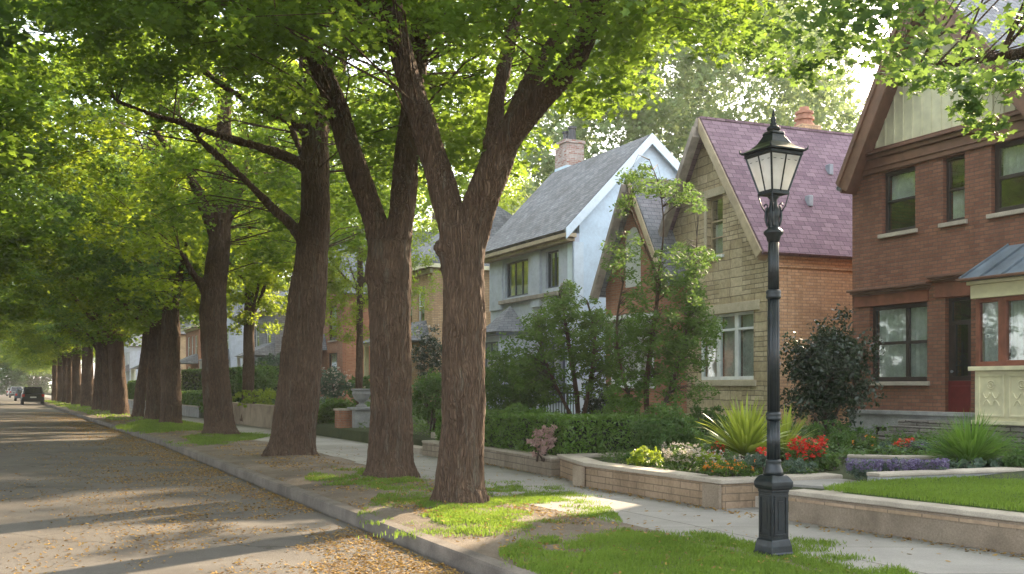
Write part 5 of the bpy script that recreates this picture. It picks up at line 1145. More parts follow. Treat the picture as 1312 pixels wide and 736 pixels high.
# ------------------------------------------------------------------ plants
def yz(x, y): return yard_z(x - K(y)) if x - K(y) > WALLX else 0.0
def at(px, Y, z=None):
    x = (px - CX) / F * Y; return Vector((x, Y, yz(x, Y) - 0.02 if z is None else z))
def shrub(name, label, cat, px, Y, x0, x1, ytop, ybot, m, lsize, n, shape=OVAL, z=None, per=26, flowers=None, stems=4, lump=0.3, group=None, cr=None, depth=0.8, bias=0.6):
    """a bush filling photo columns x0..x1 and rows ytop..ybot when seen from the camera, round in plan"""
    base = at(px, Y, z); w_ = (x1 - x0) / F * Y; zt = EYE + (HY - ytop) / F * Y - base.z; zb = max(0.0, EYE + (HY - ybot) / F * Y - base.z)
    t = thing(name, label, cat, base, 0, group); cx = ((x0 + x1) / 2 - px) / F * Y
    n = int(n * 1.5); C = []; rx, ry, rz = w_ / 2, w_ / 2 * depth, (zt - zb) / 2; zc = (zt + zb) / 2
    cr = cr or max(0.05, min(rx, rz) * 0.26)
    while len(C) < n:
        dd = rng.normal(size=3); dd /= np.linalg.norm(dd); r = (0.25 + 0.75 * rng.random()) ** 0.5
        wob = 1 + lump * nz(dd[0] * 2 + px, dd[1] * 2, dd[2] * 2 + Y) * 1.5
        p = (cx + dd[0] * (rx - cr * 0.6) * r * wob, dd[1] * ry * r * wob, zc + dd[2] * (rz - cr * 0.5) * r * wob)
        if p[2] < 0.01: continue
        C.append(p)
    P, tt = spray(C, cr, per, rng, 0.8, 0.1); P[:, 2] = np.maximum(P[:, 2], 0.01)
    c_ = P - np.array((cx, 0, zc * 0.6)); c_ /= np.maximum(1e-3, np.linalg.norm(c_, axis=1))[:, None]
    leaf_mesh("foliage", P, lsize, shape, MAT[m], rng, bias, tt, t, nrm=c_)
    if stems:
        mb = MB()
        for i in range(stems):
            c0_ = C[int(rng.integers(len(C)))]; s0 = Vector((cx * 0.6 + rng.normal() * 0.06, rng.normal() * 0.06, -0.05)); mb.tube([s0, s0.lerp(Vector(c0_), 0.5) + Vector((0, 0, 0.08 * zt)), Vector(c0_)], [0.012 + 0.012 * zt, 0.008 + 0.006 * zt, 0.004], 6)
        mb.build("stems", MAT['stem'], t, smooth=True, recalc=False)
    if flowers:
        fm, fs, fn, box_ = flowers; Cf = []
        for _ in range(fn):
            if box_: fx0, fx1, fy0, fy1 = box_; xx = (rng.uniform(fx0, fx1) - px) / F * Y; zz = EYE + (HY - rng.uniform(fy0, fy1)) / F * Y - base.z
            else: xx = cx + rng.uniform(-rx, rx) * 0.9; zz = rng.uniform(0.45, 0.98) * zt
            k = max(0, 1 - ((xx - cx) / rx) ** 2); yy = -ry * k * rng.uniform(0.5, 1.05); Cf.append((xx, yy, zz))
        P, tt = spray(Cf, fs * 1.1, 9, rng, 0.8, 0)
        leaf_mesh("blossom", P, fs, DIAM, MAT[fm], rng, 0.4, tt, t)
    return t
def hedge_box(name, label, P0, P1, th, z0, z1, m, lsize, dens, cat="hedge", extra=None):
    """clipped hedge between two ground points, th deep away from the street"""
    A = Vector((P0[0], P0[1], 0)); t = thing(name, label, cat, (A.x, A.y, z0))
    segs = [(Vector((0, 0, 0)), Vector((P1[0] - A.x, P1[1] - A.y, 0)), th)] + ([(Vector((e_[0] - A.x, e_[1] - A.y, 0)), Vector((e_[2] - A.x, e_[3] - A.y, 0)), e_[4]) for e_ in extra] if extra else [])
    Ps = []; Ns = []; mb = MB(); H = z1 - z0
    for p, q, w_ in segs:
        u = (q - p); L = u.length; u.normalize(); n = Vector((u.y, -u.x, 0)); 
        if n.x < 0 and abs(n.x) > abs(n.y) or (abs(n.y) >= abs(n.x) and n.y < 0): n = -n
        i0 = p + n * 0.07 + u * 0.07; k = [i0, p + u * (L - 0.07) + n * 0.07, p + u * (L - 0.07) + n * (w_ - 0.07), i0 + n * (w_ - 0.14)]
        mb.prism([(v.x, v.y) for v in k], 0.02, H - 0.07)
        for (o_, a_, la_, b__, lb_, nn_) in ((p, u, L, Vector((0, 0, 1)), H, -n), (p + n * w_, u, L, Vector((0, 0, 1)), H, n), (p, n, w_, Vector((0, 0, 1)), H, -u), (p + u * L, n, w_, Vector((0, 0, 1)), H, u), (p + Vector((0, 0, H)), u, L, n, w_, Vector((0, 0, 1)))):
            m_ = int(la_ * lb_ * dens)
            s = rng.random((m_, 2)); pos = np.array(o_)[None] + s[:, :1] * la_ * np.array(a_)[None] + s[:, 1:] * lb_ * np.array(b__)[None]
            jit = (rng.random(m_) - 0.7) * 0.10 + np.array([0.05 * nz(x * 3, y * 3, z_ * 3) for x, y, z_ in pos])
            pos = pos + jit[:, None] * np.array(nn_)[None]; Ps.append(pos); Ns.append(np.repeat(np.array(nn_)[None], m_, 0))
    P = np.concatenate(Ps); Nn = np.concatenate(Ns)
    tt = np.array([0.5 + 0.5 * nz(x * 2.5, y * 2.5, z_ * 4) for x, y, z_ in P]) * 0.5 + rng.random(len(P)) * 0.5
    leaf_mesh("foliage", P, lsize, OVAL, MAT[m], rng, 0.8, tt, t, nrm=Nn + np.array((0, 0, 0.4)))
    mb.build("stems", MAT['core'], t)  # solid inner box rather than stems, its dark colour paints the hedge's shade
    return t
def blades(name, label, cat, px, Y, n, L, wd, m, spread=1.0, z=None, up=0.6, dead=False, r0=0.04, segs=5, stem=None, group=None, dr=0.5):
    base = at(px, Y, z); t = thing(name, label, cat, base, 0, group); vs = []; fs = []; tints = []
    if stem:
        mb = MB(); mb.tube([(0, 0, -0.05), (0, 0, stem)], [0.09, 0.07], 10); mb.build("stem", MAT['stem'], t, smooth=True); r0 = 0.03
    zb = stem or 0
    for i in range(n):
        az = rng.uniform(0, 2 * math.pi); el = math.asin(min(0.99, up * rng.uniform(0.25, 1.5) + 0.05)) if up < 0.65 else rng.uniform(0.35, 1.5)
        l = L * rng.uniform(0.65, 1.1); w_ = wd * rng.uniform(0.7, 1.2); p = Vector((math.cos(az) * r0 * rng.random(), math.sin(az) * r0 * rng.random(), zb)); d_ = Vector((math.cos(az) * math.cos(el), math.sin(az) * math.cos(el), math.sin(el)))
        sdv = Vector((-math.sin(az), math.cos(az), 0)); tw = rng.uniform(-0.6, 0.6); dd = dr * rng.uniform(0.3, 1.5); b0_ = len(vs)
        for k in range(segs + 1):
            s_ = k / segs; ww = w_ * (0.55 + 0.45 * math.sin(min(1, s_ * 2) * math.pi / 2)) * (1 - s_ ** 3) + 0.0008
            a_ = (sdv * math.cos(tw) + Vector((0, 0, 1)) * math.sin(tw)) * ww / 2; vs += [p - a_, p + a_]
            p = p + d_ * (l / segs); d_ = (d_ + Vector((0, 0, -dd / segs * 1.6 * (0.3 + s_)))).normalized()
            if p.z < 0.01: p.z = 0.01
        for k in range(segs): fs.append((b0_ + 2 * k, b0_ + 2 * k + 1, b0_ + 2 * k + 3, b0_ + 2 * k + 2)); tints.append(0)
        tv = rng.random() * 0.7; 
        for k in range(segs): tints[-1 - k] = min(1, tv + 0.3 * (segs - k) / segs)
    me = bpy.data.meshes.new("leaves"); me.from_pydata([tuple(v) for v in vs], [], fs); me.update(); at_ = me.attributes.new("tint", 'FLOAT', 'FACE'); at_.data.foreach_set("value", tints); me.materials.append(MAT[m])
    me.polygons.foreach_set("use_smooth", [True] * len(fs))
    o = bpy.data.objects.new("leaves", me); COL.objects.link(o); o.parent = t; return t

hn = Vector((0.88, 0.47, 0))
A_, B_ = G(703, 611) + hn * 0.32, G(541, 584) + hn * 0.34
hedge_box("hedge", "clipped dark green hedge standing on the low block wall behind the nearest trunk", (A_.x, A_.y), (B_.x, B_.y), 0.8, 0.30, 1.04, 'box', 0.062, 1500, extra=[(A_.x + 0.62, A_.y + 0.42, A_.x + 1.62, A_.y + 0.75, 0.8)])
shrub("flowering_shrub", "dusty pink flowering shrub against the corner of the clipped hedge", "shrub", 696, 18.2, 676, 714, 538, 588, 'pink', 0.05, 30, z=0.3, per=26, stems=5, depth=0.5)
shrub("garden_shrub", "large dark shrub behind the clipped hedge, right of the nearest trunk", "shrub", 655, 23, 600, 722, 440, 540, 'shrub', 0.075, 170, per=40, lump=0.35)
shrub("garden_shrub", "green shrub left of the nearest trunk, behind the hedge's far end", "shrub", 550, 26.5, 520, 590, 468, 545, 'shrub', 0.075, 80, per=40)
shrub("garden_shrub", "light green low shrub rising just over the clipped hedge", "shrub", 668, 20.6, 625, 712, 516, 548, 'box', 0.05, 60, per=30, lump=0.5)
shrub("tall_shrub", "tall dark shrub speckled with white blossom between the two nearest trunks", "shrub", 545, 31, 524, 580, 412, 500, 'holly', 0.08, 60, per=34, flowers=('paleflower', 0.05, 60, None), stems=6)
def small_tree(label, px, Y, stems_, cl, m, ls, rad, per, cat="young tree"):
    base = at(px, Y); t = thing("young_tree", label, cat, base, 0); limbs = []; mb = MB()
    for spec in stems_:
        pts = [V(x_, y_, Y + dd) - base for x_, y_, wd, dd in spec]; rs = [wd / 2 * Y / F for x_, y_, wd, dd in spec]; limbs.append((pts, rs)); mb.tube(catmull(pts), lerp_r(rs), 8)
    mb.build("trunk", MAT['bark'], t, smooth=True, recalc=False)
    C = []
    for (x_, y_, rx_, ry_, n_) in cl:
        for _ in range(int(n_ * 2.7)):
            a_ = rng.uniform(0, 6.283); r_ = rng.random() ** 0.5
            C.append(tuple(V(x_ + rx_ * 1.12 * r_ * math.cos(a_), y_ + ry_ * r_ * math.sin(a_), Y + rng.normal() * 0.8) - base))
    P, tt = spray(C, rad, per, rng, 0.6, 0.4); leaf_mesh("crown", P, ls, OVAL, MAT[m], rng, 0.6, tt, t)
    mb = MB(); A = [p for pts, rs in limbs for p in catmull(pts)]
    for c in C[::1]:
        c = Vector(c); s = min(A, key=lambda p: (p - c).length + max(0, p.z - c.z)); D = (c - s).length
        mb.tube([s, s.lerp(c, 0.5) + Vector((0, 0, 0.12 * D)), c], [0.006 + 0.004 * D, 0.005, 0.002], 4, cap=False)
    mb.build("branches", MAT['stem'], t, smooth=True, recalc=False)
    return t
small_tree("airy light green young tree before the blue house", 742, 22.5, [[(742, 548, 7, 0), (738, 500, 6, 0), (730, 450, 5, 0), (722, 400, 3, 0), (716, 375, 1.5, 0)], [(744, 548, 6, 0), (756, 490, 5, 0), (762, 430, 4, 0), (752, 385, 2, 0)], [(740, 548, 5, 0), (715, 500, 4, 0), (695, 450, 3, 0), (690, 410, 1.5, 0)]],
           [(735, 420, 45, 42, 46), (700, 430, 30, 35, 26), (725, 480, 62, 32, 34), (770, 440, 28, 42, 26), (715, 385, 14, 16, 8), (680, 470, 24, 30, 12), (728, 372, 8, 10, 4)], 'young', 0.075, 0.19, 40)
small_tree("taller young tree with arching sprays before the stone house and arched window", 832, 20.6, [[(832, 552, 8, 0), (828, 500, 7, 0), (836, 430, 6, 0), (842, 360, 4, 0), (820, 300, 3, 0), (806, 262, 1.5, 0)], [(836, 552, 6, 0), (862, 490, 5, 0), (880, 420, 4, 0), (890, 350, 3, 0), (893, 305, 1.5, 0)],
            [(828, 552, 6, 0), (800, 490, 4, 0), (790, 420, 3, 0), (800, 350, 2, 0), (800, 300, 1, 0)], [(842, 360, 3, 0), (850, 300, 2, 0), (846, 245, 1.5, 0), (832, 205, 1, 0)]],
           [(850, 400, 48, 55, 55), (830, 455, 60, 42, 50), (880, 430, 36, 50, 30), (800, 330, 24, 34, 12), (862, 340, 30, 30, 18), (890, 355, 14, 26, 8), (845, 240, 34, 9, 9), (822, 222, 16, 10, 5), (798, 265, 8, 14, 4), (868, 252, 12, 9, 4), (893, 255, 8, 18, 4), (905, 330, 14, 12, 6), (905, 420, 22, 14, 8), (845, 500, 60, 25, 26), (802, 225, 10, 8, 3)], 'young', 0.070, 0.18, 36)
shrub("round_shrub", "rounded mid green shrub behind the left end of the flower planter", "shrub", 855, 17.6, 806, 900, 514, 590, 'shrub', 0.05, 130, per=46, lump=0.25)
shrub("garden_shrub", "loose shrub between the clipped hedge and the rounded shrub", "shrub", 792, 20, 762, 826, 500, 560, 'box', 0.055, 70, per=34, lump=0.4)
shrub("garden_shrub", "low green bush below the stone house's lower window", "shrub", 905, 21.5, 868, 945, 520, 565, 'shrub', 0.06, 60, per=30)
shrub("garden_shrub", "dark shrub in the shade beside the blue house's railing", "shrub", 752, 25, 742, 792, 480, 545, 'holly', 0.07, 50, per=30)
# flower bed
shrub("lime_shrub", "small lime yellow shrub at the planter's left end", "shrub", 828, 15.6, 803, 852, 572, 606, 'lime', 0.04, 46, z=0.33, per=26)
shrub("bedding_plant", "dark green bush at the extreme left of the flower bed, beside the lime shrub", "plant", 806, 16.2, 796, 822, 578, 606, 'shrub', 0.04, 26, z=0.33)
shrub("flower_clump", "cream and pink flowering clump right of the lime shrub", "flowers", 872, 15.2, 846, 900, 574, 612, 'ivy', 0.036, 60, z=0.33, flowers=('paleflower', 0.028, 110, None))
shrub("flower_clump", "pale flowers behind the lime shrub at the foot of the round shrub", "flowers", 868, 16.4, 842, 906, 566, 588, 'shrub', 0.036, 36, z=0.33, flowers=('paleflower', 0.03, 60, None))
shrub("ground_cover", "leafy clump with small orange blooms near the planter's right corner", "flowers", 935, 13.75, 896, 972, 588, 613, 'ivy', 0.036, 66, z=0.33, flowers=('orangef', 0.024, 36, None))
shrub("bedding_plant", "yellow-green leafy clump below the spiky plant", "plant", 905, 14.6, 888, 930, 576, 604, 'lime', 0.035, 30, z=0.33, flowers=('paleflower', 0.025, 40, None))
shrub("bedding_plant", "grey-green clump with tiny white flowers left of the lamp column", "plant", 960, 14.2, 938, 985, 580, 610, 'bluegreen', 0.035, 46, z=0.33, flowers=('paleflower', 0.02, 40, None))
shrub("geranium", "red geranium clump on the left of the spiky plant", "flowers", 914, 15.2, 902, 932, 566, 592, 'shrub', 0.04, 24, z=0.33, flowers=('red', 0.04, 20, (905, 926, 566, 584)))
shrub("geranium", "single red geranium head just left of the lamp column", "flowers", 972, 13.9, 962, 984, 572, 604, 'bluegreen', 0.04, 20, z=0.33, flowers=('red', 0.045, 7, (968, 982, 574, 584)))
shrub("geranium", "broad mound of bright red geraniums right of the lamp column", "flowers", 1036, 14.9, 1004, 1062, 562, 606, 'shrub', 0.042, 64, z=0.33, flowers=('red', 0.042, 70, (1008, 1056, 560, 585)))
shrub("bedding_plant", "blue-grey leafy clump under the red geraniums", "plant", 1022, 14.2, 1002, 1050, 586, 610, 'bluegreen', 0.036, 36, z=0.33)
shrub("bedding_plant", "green leafy clump at the planter's right end", "plant", 1062, 14.9, 1044, 1080, 580, 608, 'ivy', 0.038, 32, z=0.33)
blades("spiky_plant", "large spiky yucca with arching yellow-green leaves in the flower bed", "plant", 955, 15.4, 210, 0.92, 0.055, 'spiky', z=0.42, up=0.8, dr=0.6, stem=0.12)
blades("spiky_plant", "smaller spiky plant half hidden behind the lamp column", "plant", 1006, 16.4, 80, 0.75, 0.045, 'spiky', z=0.45, up=0.7, dr=0.6, stem=0.1)
shrub("holly_bush", "tall dark holly bush in front of the tan brick side wall", "shrub", 1058, 19.3, 1000, 1117, 402, 545, 'holly', 0.075, 250, per=40, stems=9, lump=0.75, depth=0.7)
for lab, a_, b__, y0_, y1_, Y, m, fl_ in [("feathery green perennials right of the geraniums", 1052, 1100, 552, 592, 17.0, 'shrub', None), ("leafy perennials with red blooms below the basement windows", 1108, 1172, 567, 592, 16.6, 'bluegreen', ('red', 0.04, 26, (1138, 1174, 562, 572))),
                                ("low grey-green mound before the ledge stone steps", 1160, 1206, 564, 594, 16.4, 'bluegreen', ('purple', 0.03, 26, None)), ("green tufted plant between the holly and red blooms", 1085, 1128, 556, 590, 16.2, 'ivy', ('orangef', 0.03, 5, None))]:
    shrub("perennial", lab, "plant", (a_ + b__) / 2, Y, a_, b__, y0_, y1_, m, 0.045, 60, per=26, flowers=fl_)
shrub("perennial", "small leafy plants at the foot of the holly bush", "plant", 1075, 18.3, 1030, 1112, 538, 570, 'shrub', 0.05, 60, per=24)
for lab, a_, b__ in [("lavender drift at the planter's right end", 1080, 1132), ("middle clump of the lavender drift along the stone edging", 1126, 1176), ("lavender clump nearest the broad-leaved plants", 1168, 1216)]:
    shrub("lavender", lab, "flowers", (a_ + b__) / 2, 13.5, a_, b__, 588, 622, 'bluegreen', 0.035, 50, z=0.36, flowers=('purple', 0.03, 130, None), stems=0, group="lavender along the lawn")
shrub("broad_leaved_plant", "broad-leaved plant under the arching grass clump", "plant", 1255, 14.2, 1214, 1296, 588, 612, 'bluegreen', 0.11, 26, z=0.4, per=10, stems=0, bias=1.2)
blades("grass_clump", "tall arching clump of bright green daylily leaves by the bay", "plant", 1243, 14.7, 900, 0.80, 0.020, 'grassy', z=0.44, up=0.9, dr=0.95, r0=0.14)
shrub("garden_shrub", "small green shrub at the right edge of the photo above the lawn", "shrub", 1306, 13.8, 1288, 1335, 567, 612, 'shrub', 0.05, 40, z=0.4)
# left part: ivy, shrubs over the wall, hedges
shrub("ivy", "bright ivy mass spilling over the garden wall by the brick pillar", "ivy", 425, 35.0, 398, 462, 508, 560, 'ivy', 0.10, 90, per=34, z=0.0, depth=0.4, stems=5)
shrub("garden_shrub", "white speckled shrub between the third trunk and the brick pillar", "shrub", 425, 40, 400, 452, 470, 515, 'bluegreen', 0.1, 50, per=34, flowers=('paleflower', 0.06, 60, None))
shrub("garden_shrub", "dark shrub beside the urn pillar in front of the orange brick house", "shrub", 452, 44, 440, 485, 480, 515, 'shrub', 0.12, 40, per=30)
shrub("trailing_shrub", "yellow-green shrub hanging over the concrete wall", "shrub", 335, 42, 298, 372, 496, 524, 'lime', 0.10, 56, per=34, stems=6)
shrub("garden_shrub", "rounded shrub behind the yard tree", "shrub", 350, 50, 296, 362, 462, 508, 'shrub', 0.13, 70, per=34)
shrub("garden_shrub", "pale blue-green shrub right of the yard tree", "shrub", 345, 54, 325, 372, 450, 480, 'bluegreen', 0.13, 40, per=34)
def hb(label, x0, x1, y0_, Y, Y2, m='box', zz=0.3, tk=1.2):
    p, q = at(x1, Y), at(x0, Y2); hedge_box("hedge", label, (p.x, p.y), (q.x, q.y), tk, zz, EYE + (HY - y0_) / F * Y, m, 0.13, 260)
hb("dark clipped hedge between the fourth and fifth trunks", 230, 262, 503, 50, 57)
hb("tall bright clipped hedge above the dark one, beyond the fourth trunk", 232, 312, 472, 58, 64, 'ivy')
hb("clipped hedge seen under the yard tree", 290, 330, 470, 52, 57, 'ivy')
for k, (Y, dx, hgt, m) in enumerate([(66, 6.0, 1.5, 'box'), (76, 6.2, 1.7, 'shrub'), (88, 6.0, 1.4, 'ivy'), (102, 6.4, 1.8, 'box'), (120, 6.2, 1.6, 'shrub')]):
    p, q = S(Y, dx), S(Y + 8, dx); hedge_box("hedge", ["hedge past the thick fifth trunk", "hedge seen between the distant dark trunks", "bright far hedge between distant trunks", "far dark hedge down the street", "farthest hedge down the street"][k], (p.x, p.y), (q.x, q.y), 1.2, 0.3, 0.3 + hgt, m, 0.2, 110)

# low planting that fills the front gardens between the walls and the houses
def carpet(label, n, Y0_, Y1_, dx0, dx1, m, size, hgt):
    C = []
    while len(C) < n:
        Y = Y0_ + (Y1_ - Y0_) * rng.random(); dx = rng.uniform(dx0, dx1); x = K(Y) + dx
        if nz(x * 0.7, Y * 0.7, 21) < -0.25: continue
        if Y < 17.5 and x > 4.3 and (x - 4.3) > (Y - 13) * 0.4 and Y < 14.8: continue
        C.append((x, Y, yard_z(dx) + hgt * (0.35 + 0.8 * abs(nz(x * 1.3, Y * 1.3, 4)))))
    P, tt = spray(C, 0.24, 22, rng, 0.6, 0.1); o = leaf_mesh("ground_cover", P, size, OVAL, MAT[m], rng, 0.9, tt); prop(o, label, "ground cover", None, "stuff")
carpet("mixed low foliage filling the beds in front of the stone and brick houses", 900, 15.6, 26, 6.6, 13.2, 'shrub', 0.055, 0.22)
carpet("low green planting in the gardens behind the hedge", 1000, 22, 40, 6.0, 13.0, 'ivy', 0.07, 0.25)
carpet("dense low greenery in the gardens further along the street", 1500, 36, 110, 5.9, 13.0, 'shrub', 0.13, 0.5)

def carpet_in(label, poly, n, z, m, size, hgt, rad=0.15):
    A = np.array([(p[0], p[1]) for p in poly]); lo, hi = A.min(0), A.max(0); C = []
    while len(C) < n:
        x, y = rng.uniform(lo[0], hi[0]), rng.uniform(lo[1], hi[1])
        if inside([(p[0], p[1]) for p in poly], np.array([x]), np.array([y]))[0]: C.append((x, y, z + hgt * (0.3 + 0.9 * abs(nz(x * 1.6, y * 1.6, 4)))))
    P, tt = spray(C, rad, 22, rng, 0.6, 0.1); o = leaf_mesh("ground_cover", P, size, OVAL, MAT[m], rng, 0.9, tt); prop(o, label, "ground cover", None, "stuff")
# ------------------------------------------------------------------ grass and fallen leaves
def inside(poly, x, y):
    c = np.zeros(len(x), bool); j = len(poly) - 1
    for i in range(len(poly)):
        xi, yi = poly[i]; xj, yj = poly[j]
        c ^= ((yi > y) != (yj > y)) & (x < (xj - xi) * (y - yi) / (yj - yi + 1e-12) + xi); j = i
    return c
def grass(name, label, poly, z, n, hgt, wd, ragged=0.35, thin=0.0, fade=None):
    poly = [(p[0], p[1]) for p in poly]; A = np.array(poly); lo = A.min(0); hi = A.max(0)
    x = rng.uniform(lo[0], hi[0], n); y = rng.uniform(lo[1], hi[1], n)
    wx = np.array([nz(a_ * 1.8, b__ * 1.8, 1) for a_, b__ in zip(x, y)]); wy = np.array([nz(a_ * 1.8, b__ * 1.8, 9) for a_, b__ in zip(x, y)])
    jt = rng.normal(size=(2, n)) * ragged * 0.28; ok = inside(poly, x + wx * ragged + jt[0], y + wy * ragged + jt[1])
    if thin: ok &= np.array([nz(a_ * 1.1, b__ * 1.1, 5) + 0.6 * nz(a_ * 4, b__ * 4, 6) for a_, b__ in zip(x, y)]) + rng.random(n) * 0.5 > thin
    x = x[ok]; y = y[ok]; n = len(x); zz = np.array([z(a_, b__) if callable(z) else z for a_, b__ in zip(x, y)])
    hs = hgt * (0.5 + 0.8 * rng.random(n)) * (1 + 0.35 * np.array([nz(a_ * 2.5, b__ * 2.5, 3) for a_, b__ in zip(x, y)])); az = rng.uniform(0, 6.283, n); ln = rng.uniform(0.1, 0.8, n) * hs; ww = wd * (0.7 + 0.6 * rng.random(n))
    dx, dy = np.cos(az), np.sin(az); a2 = rng.uniform(0, 6.283, n); sx, sy = np.cos(a2) * ww / 2, np.sin(a2) * ww / 2
    co = np.empty((n, 5, 3), np.float32)
    co[:, 0] = np.stack([x - sx, y - sy, zz - 0.01], 1); co[:, 1] = np.stack([x + sx, y + sy, zz - 0.01], 1)
    co[:, 2] = np.stack([x + sx * 0.8 + dx * ln * 0.35, y + sy * 0.8 + dy * ln * 0.35, zz + hs * 0.6], 1); co[:, 4] = np.stack([x - sx * 0.8 + dx * ln * 0.35, y - sy * 0.8 + dy * ln * 0.35, zz + hs * 0.6], 1)
    co[:, 3] = np.stack([x + dx * ln, y + dy * ln, zz + hs], 1)
    me = bpy.data.meshes.new(name); me.vertices.add(n * 5); me.vertices.foreach_set("co", co.ravel()); me.loops.add(n * 5); me.loops.foreach_set("vertex_index", np.arange(n * 5, dtype=np.int32))
    me.polygons.add(n); me.polygons.foreach_set("loop_start", np.arange(0, n * 5, 5, dtype=np.int32)); me.update(calc_edges=True)
    at_ = me.attributes.new("tint", 'FLOAT', 'FACE'); tt = rng.random(n) * 0.6 + 0.4 * (0.5 + np.array([nz(a_ * 0.9, b__ * 0.9, 7) for a_, b__ in zip(x, y)])); at_.data.foreach_set("value", np.clip(tt, 0, 1).astype(np.float32)); me.materials.append(MAT['grass'])
    o = bpy.data.objects.new(name, me); COL.objects.link(o); prop(o, label, "grass", None, "stuff"); return o
carpet_in("leafy ground cover between the flowers in the brick planter", [(p1.x + .35, p1.y + .25), (p4.x, p4.y + .3), (p4.x + 0.7, p4.y + 2.6), (p3.x + 1.5, p3.y + 0.4), (p3.x + .7, p3.y - 0.1), (p2.x + .4, p2.y)], 330, 0.36, 'ivy', 0.042, 0.10)
carpet_in("low greenery in the raised bed under the basement windows", [G(1080, 592, 0.45)[:2], G(1215, 587, 0.52)[:2], (9.6, 18.2), (6.3, 19.0)], 260, 0.50, 'shrub', 0.05, 0.12)
vz = lambda x, y: verge_z(x, y) - 0.02
def GP(l, z=0.0): return [G(x, y, z)[:2] for x, y in l]
grass("grass", "bright lawn grass around the lamp post at the kerb", GP([(640, 706), (700, 696), (760, 689), (850, 684), (930, 689), (1000, 700), (1060, 712), (1130, 732), (1250, 775), (1600, 1050), (900, 1050), (800, 780), (735, 742), (690, 722)]), vz, 190000, 0.048, 0.0075, 0.6, -0.2)
grass("grass", "sunlit grass patch around the nearest trunk", GP([(470, 650), (520, 632), (600, 618), (670, 622), (730, 636), (790, 660), (720, 672), (650, 684), (590, 690), (535, 676)]), vz, 90000, 0.042, 0.0085, 0.8, 0.15)
grass("grass", "thin patchy grass between the two nearest trunks", GP([(395, 612), (440, 602), (510, 612), (560, 622), (540, 634), (470, 628)]), vz, 42000, 0.045, 0.01, 0.6, 0.2)
grass("grass", "small green grass patch at the fourth trunk's foot", GP([(235, 568), (262, 557), (300, 554), (345, 560), (300, 568), (262, 573)]), vz, 30000, 0.06, 0.015, 0.7, -0.05)
grass("grass", "long grass strip under the distant trunks", GP([(150, 548), (205, 536), (262, 545), (262, 553), (200, 557)]) , vz, 45000, 0.08, 0.022, 0.4, 0.0)
grass("grass", "far grass strip along the kerb toward the parked cars", [tuple(S(y_, dx_)[:2]) for y_, dx_ in ((47, 0.3), (110, 0.3), (110, 2.4), (47, 2.4))], 0.02, 60000, 0.1, 0.045, 0.3, -0.05)
grass("lawn", "neat bright lawn behind the low concrete wall", LAWN, lambda x, y: lz + 0.045, 190000, 0.048, 0.0085, 0.02)

def litter(name, label, n, sampler, size, z):
    P = []
    while len(P) < n:
        p = sampler()
        if p is not None: P.append((p[0], p[1], (z(p[0], p[1]) if callable(z) else z) + rng.uniform(0.006, 0.022)))
    o = leaf_mesh(name, np.array(P), size, OVAL, MAT['litter'], rng, 1.6, None, None, 0.5, curl=0.35); prop(o, label, "fallen leaves", None, "stuff"); return o
def road_z(dx): return float(np.interp(dx, [-ROADW, -ROADW * .75, -ROADW / 2, -ROADW * .25, -0.24], [-0.14, -0.10, -0.075, -0.10, -0.14]))
def samp_road():
    Y = 6.5 + 60 * rng.random() ** 2.1; dx = -0.26 - abs(rng.normal()) * (1.25 if rng.random() < 0.62 else 3.4)
    if dx < -ROADW + 0.1: return None
    x = K(Y) + dx; k = nz(x * 0.55, Y * 0.4, 2) + 0.6 * nz(x * 1.7, Y * 1.2, 8)
    if k < rng.random() * 0.75 - 0.42: return None
    return x, Y
litter("fallen_leaves", "yellow and brown fallen leaves strewn over the road beside the kerb", 46000, samp_road, 0.038, lambda x, y: road_z(x - K(y)))
def samp_left():
    Y = 8 + 70 * rng.random() ** 1.5; dx = -ROADW + 0.1 + abs(rng.normal()) * 1.6
    return (K(Y) + dx, Y) if dx < -4 else None
litter("fallen_leaves", "brown fallen leaves gathered along the road's left side", 5000, samp_left, 0.07, lambda x, y: road_z(x - K(y)))
def samp_verge():
    Y = 9 + 40 * rng.random() ** 1.8; dx = rng.uniform(0.05, 2.5); x = K(Y) + dx
    if nz(x * 0.8, Y * 0.8, 12) < -0.1 + rng.random() * 0.3 - 0.12: return None
    if Y < 11.5 and rng.random() < 0.85: return None
    return x, Y
litter("fallen_leaves", "dry brown leaves scattered on the bare soil between the trunks", 11000, samp_verge, 0.045, lambda x, y: verge_z(x, y) - 0.012)
def samp_walk():
    if rng.random() < 0.75:
        Y = 9.2 + 13 * rng.random(); wallx = (a.x + (b_w.x - a.x) * (Y - a.y) / (b_w.y - a.y)) if Y < 12 else (p1.x + (p2.x - p1.x) * (Y - p1.y) / (p2.y - p1.y) if Y < 16.1 else K(Y) + WALLX)
        return wallx - 0.03 - abs(rng.normal()) * 0.16, Y
    Y = 9 + 18 * rng.random(); return K(Y) + rng.uniform(2.5, 4.8), Y
b_w = G(1312, 712)
def samp_grass():
    Y = 8.2 + 9 * rng.random(); return K(Y) + rng.uniform(0.2, 2.9), Y
litter("fallen_leaves", "a few fallen leaves lying on the verge grass near the lamp", 700, samp_grass, 0.05, lambda x, y: verge_z(x, y) + 0.012)
litter("fallen_leaves", "small yellow leaves drifted along the foot of the garden walls", 1500, samp_walk, 0.045, 0.008)

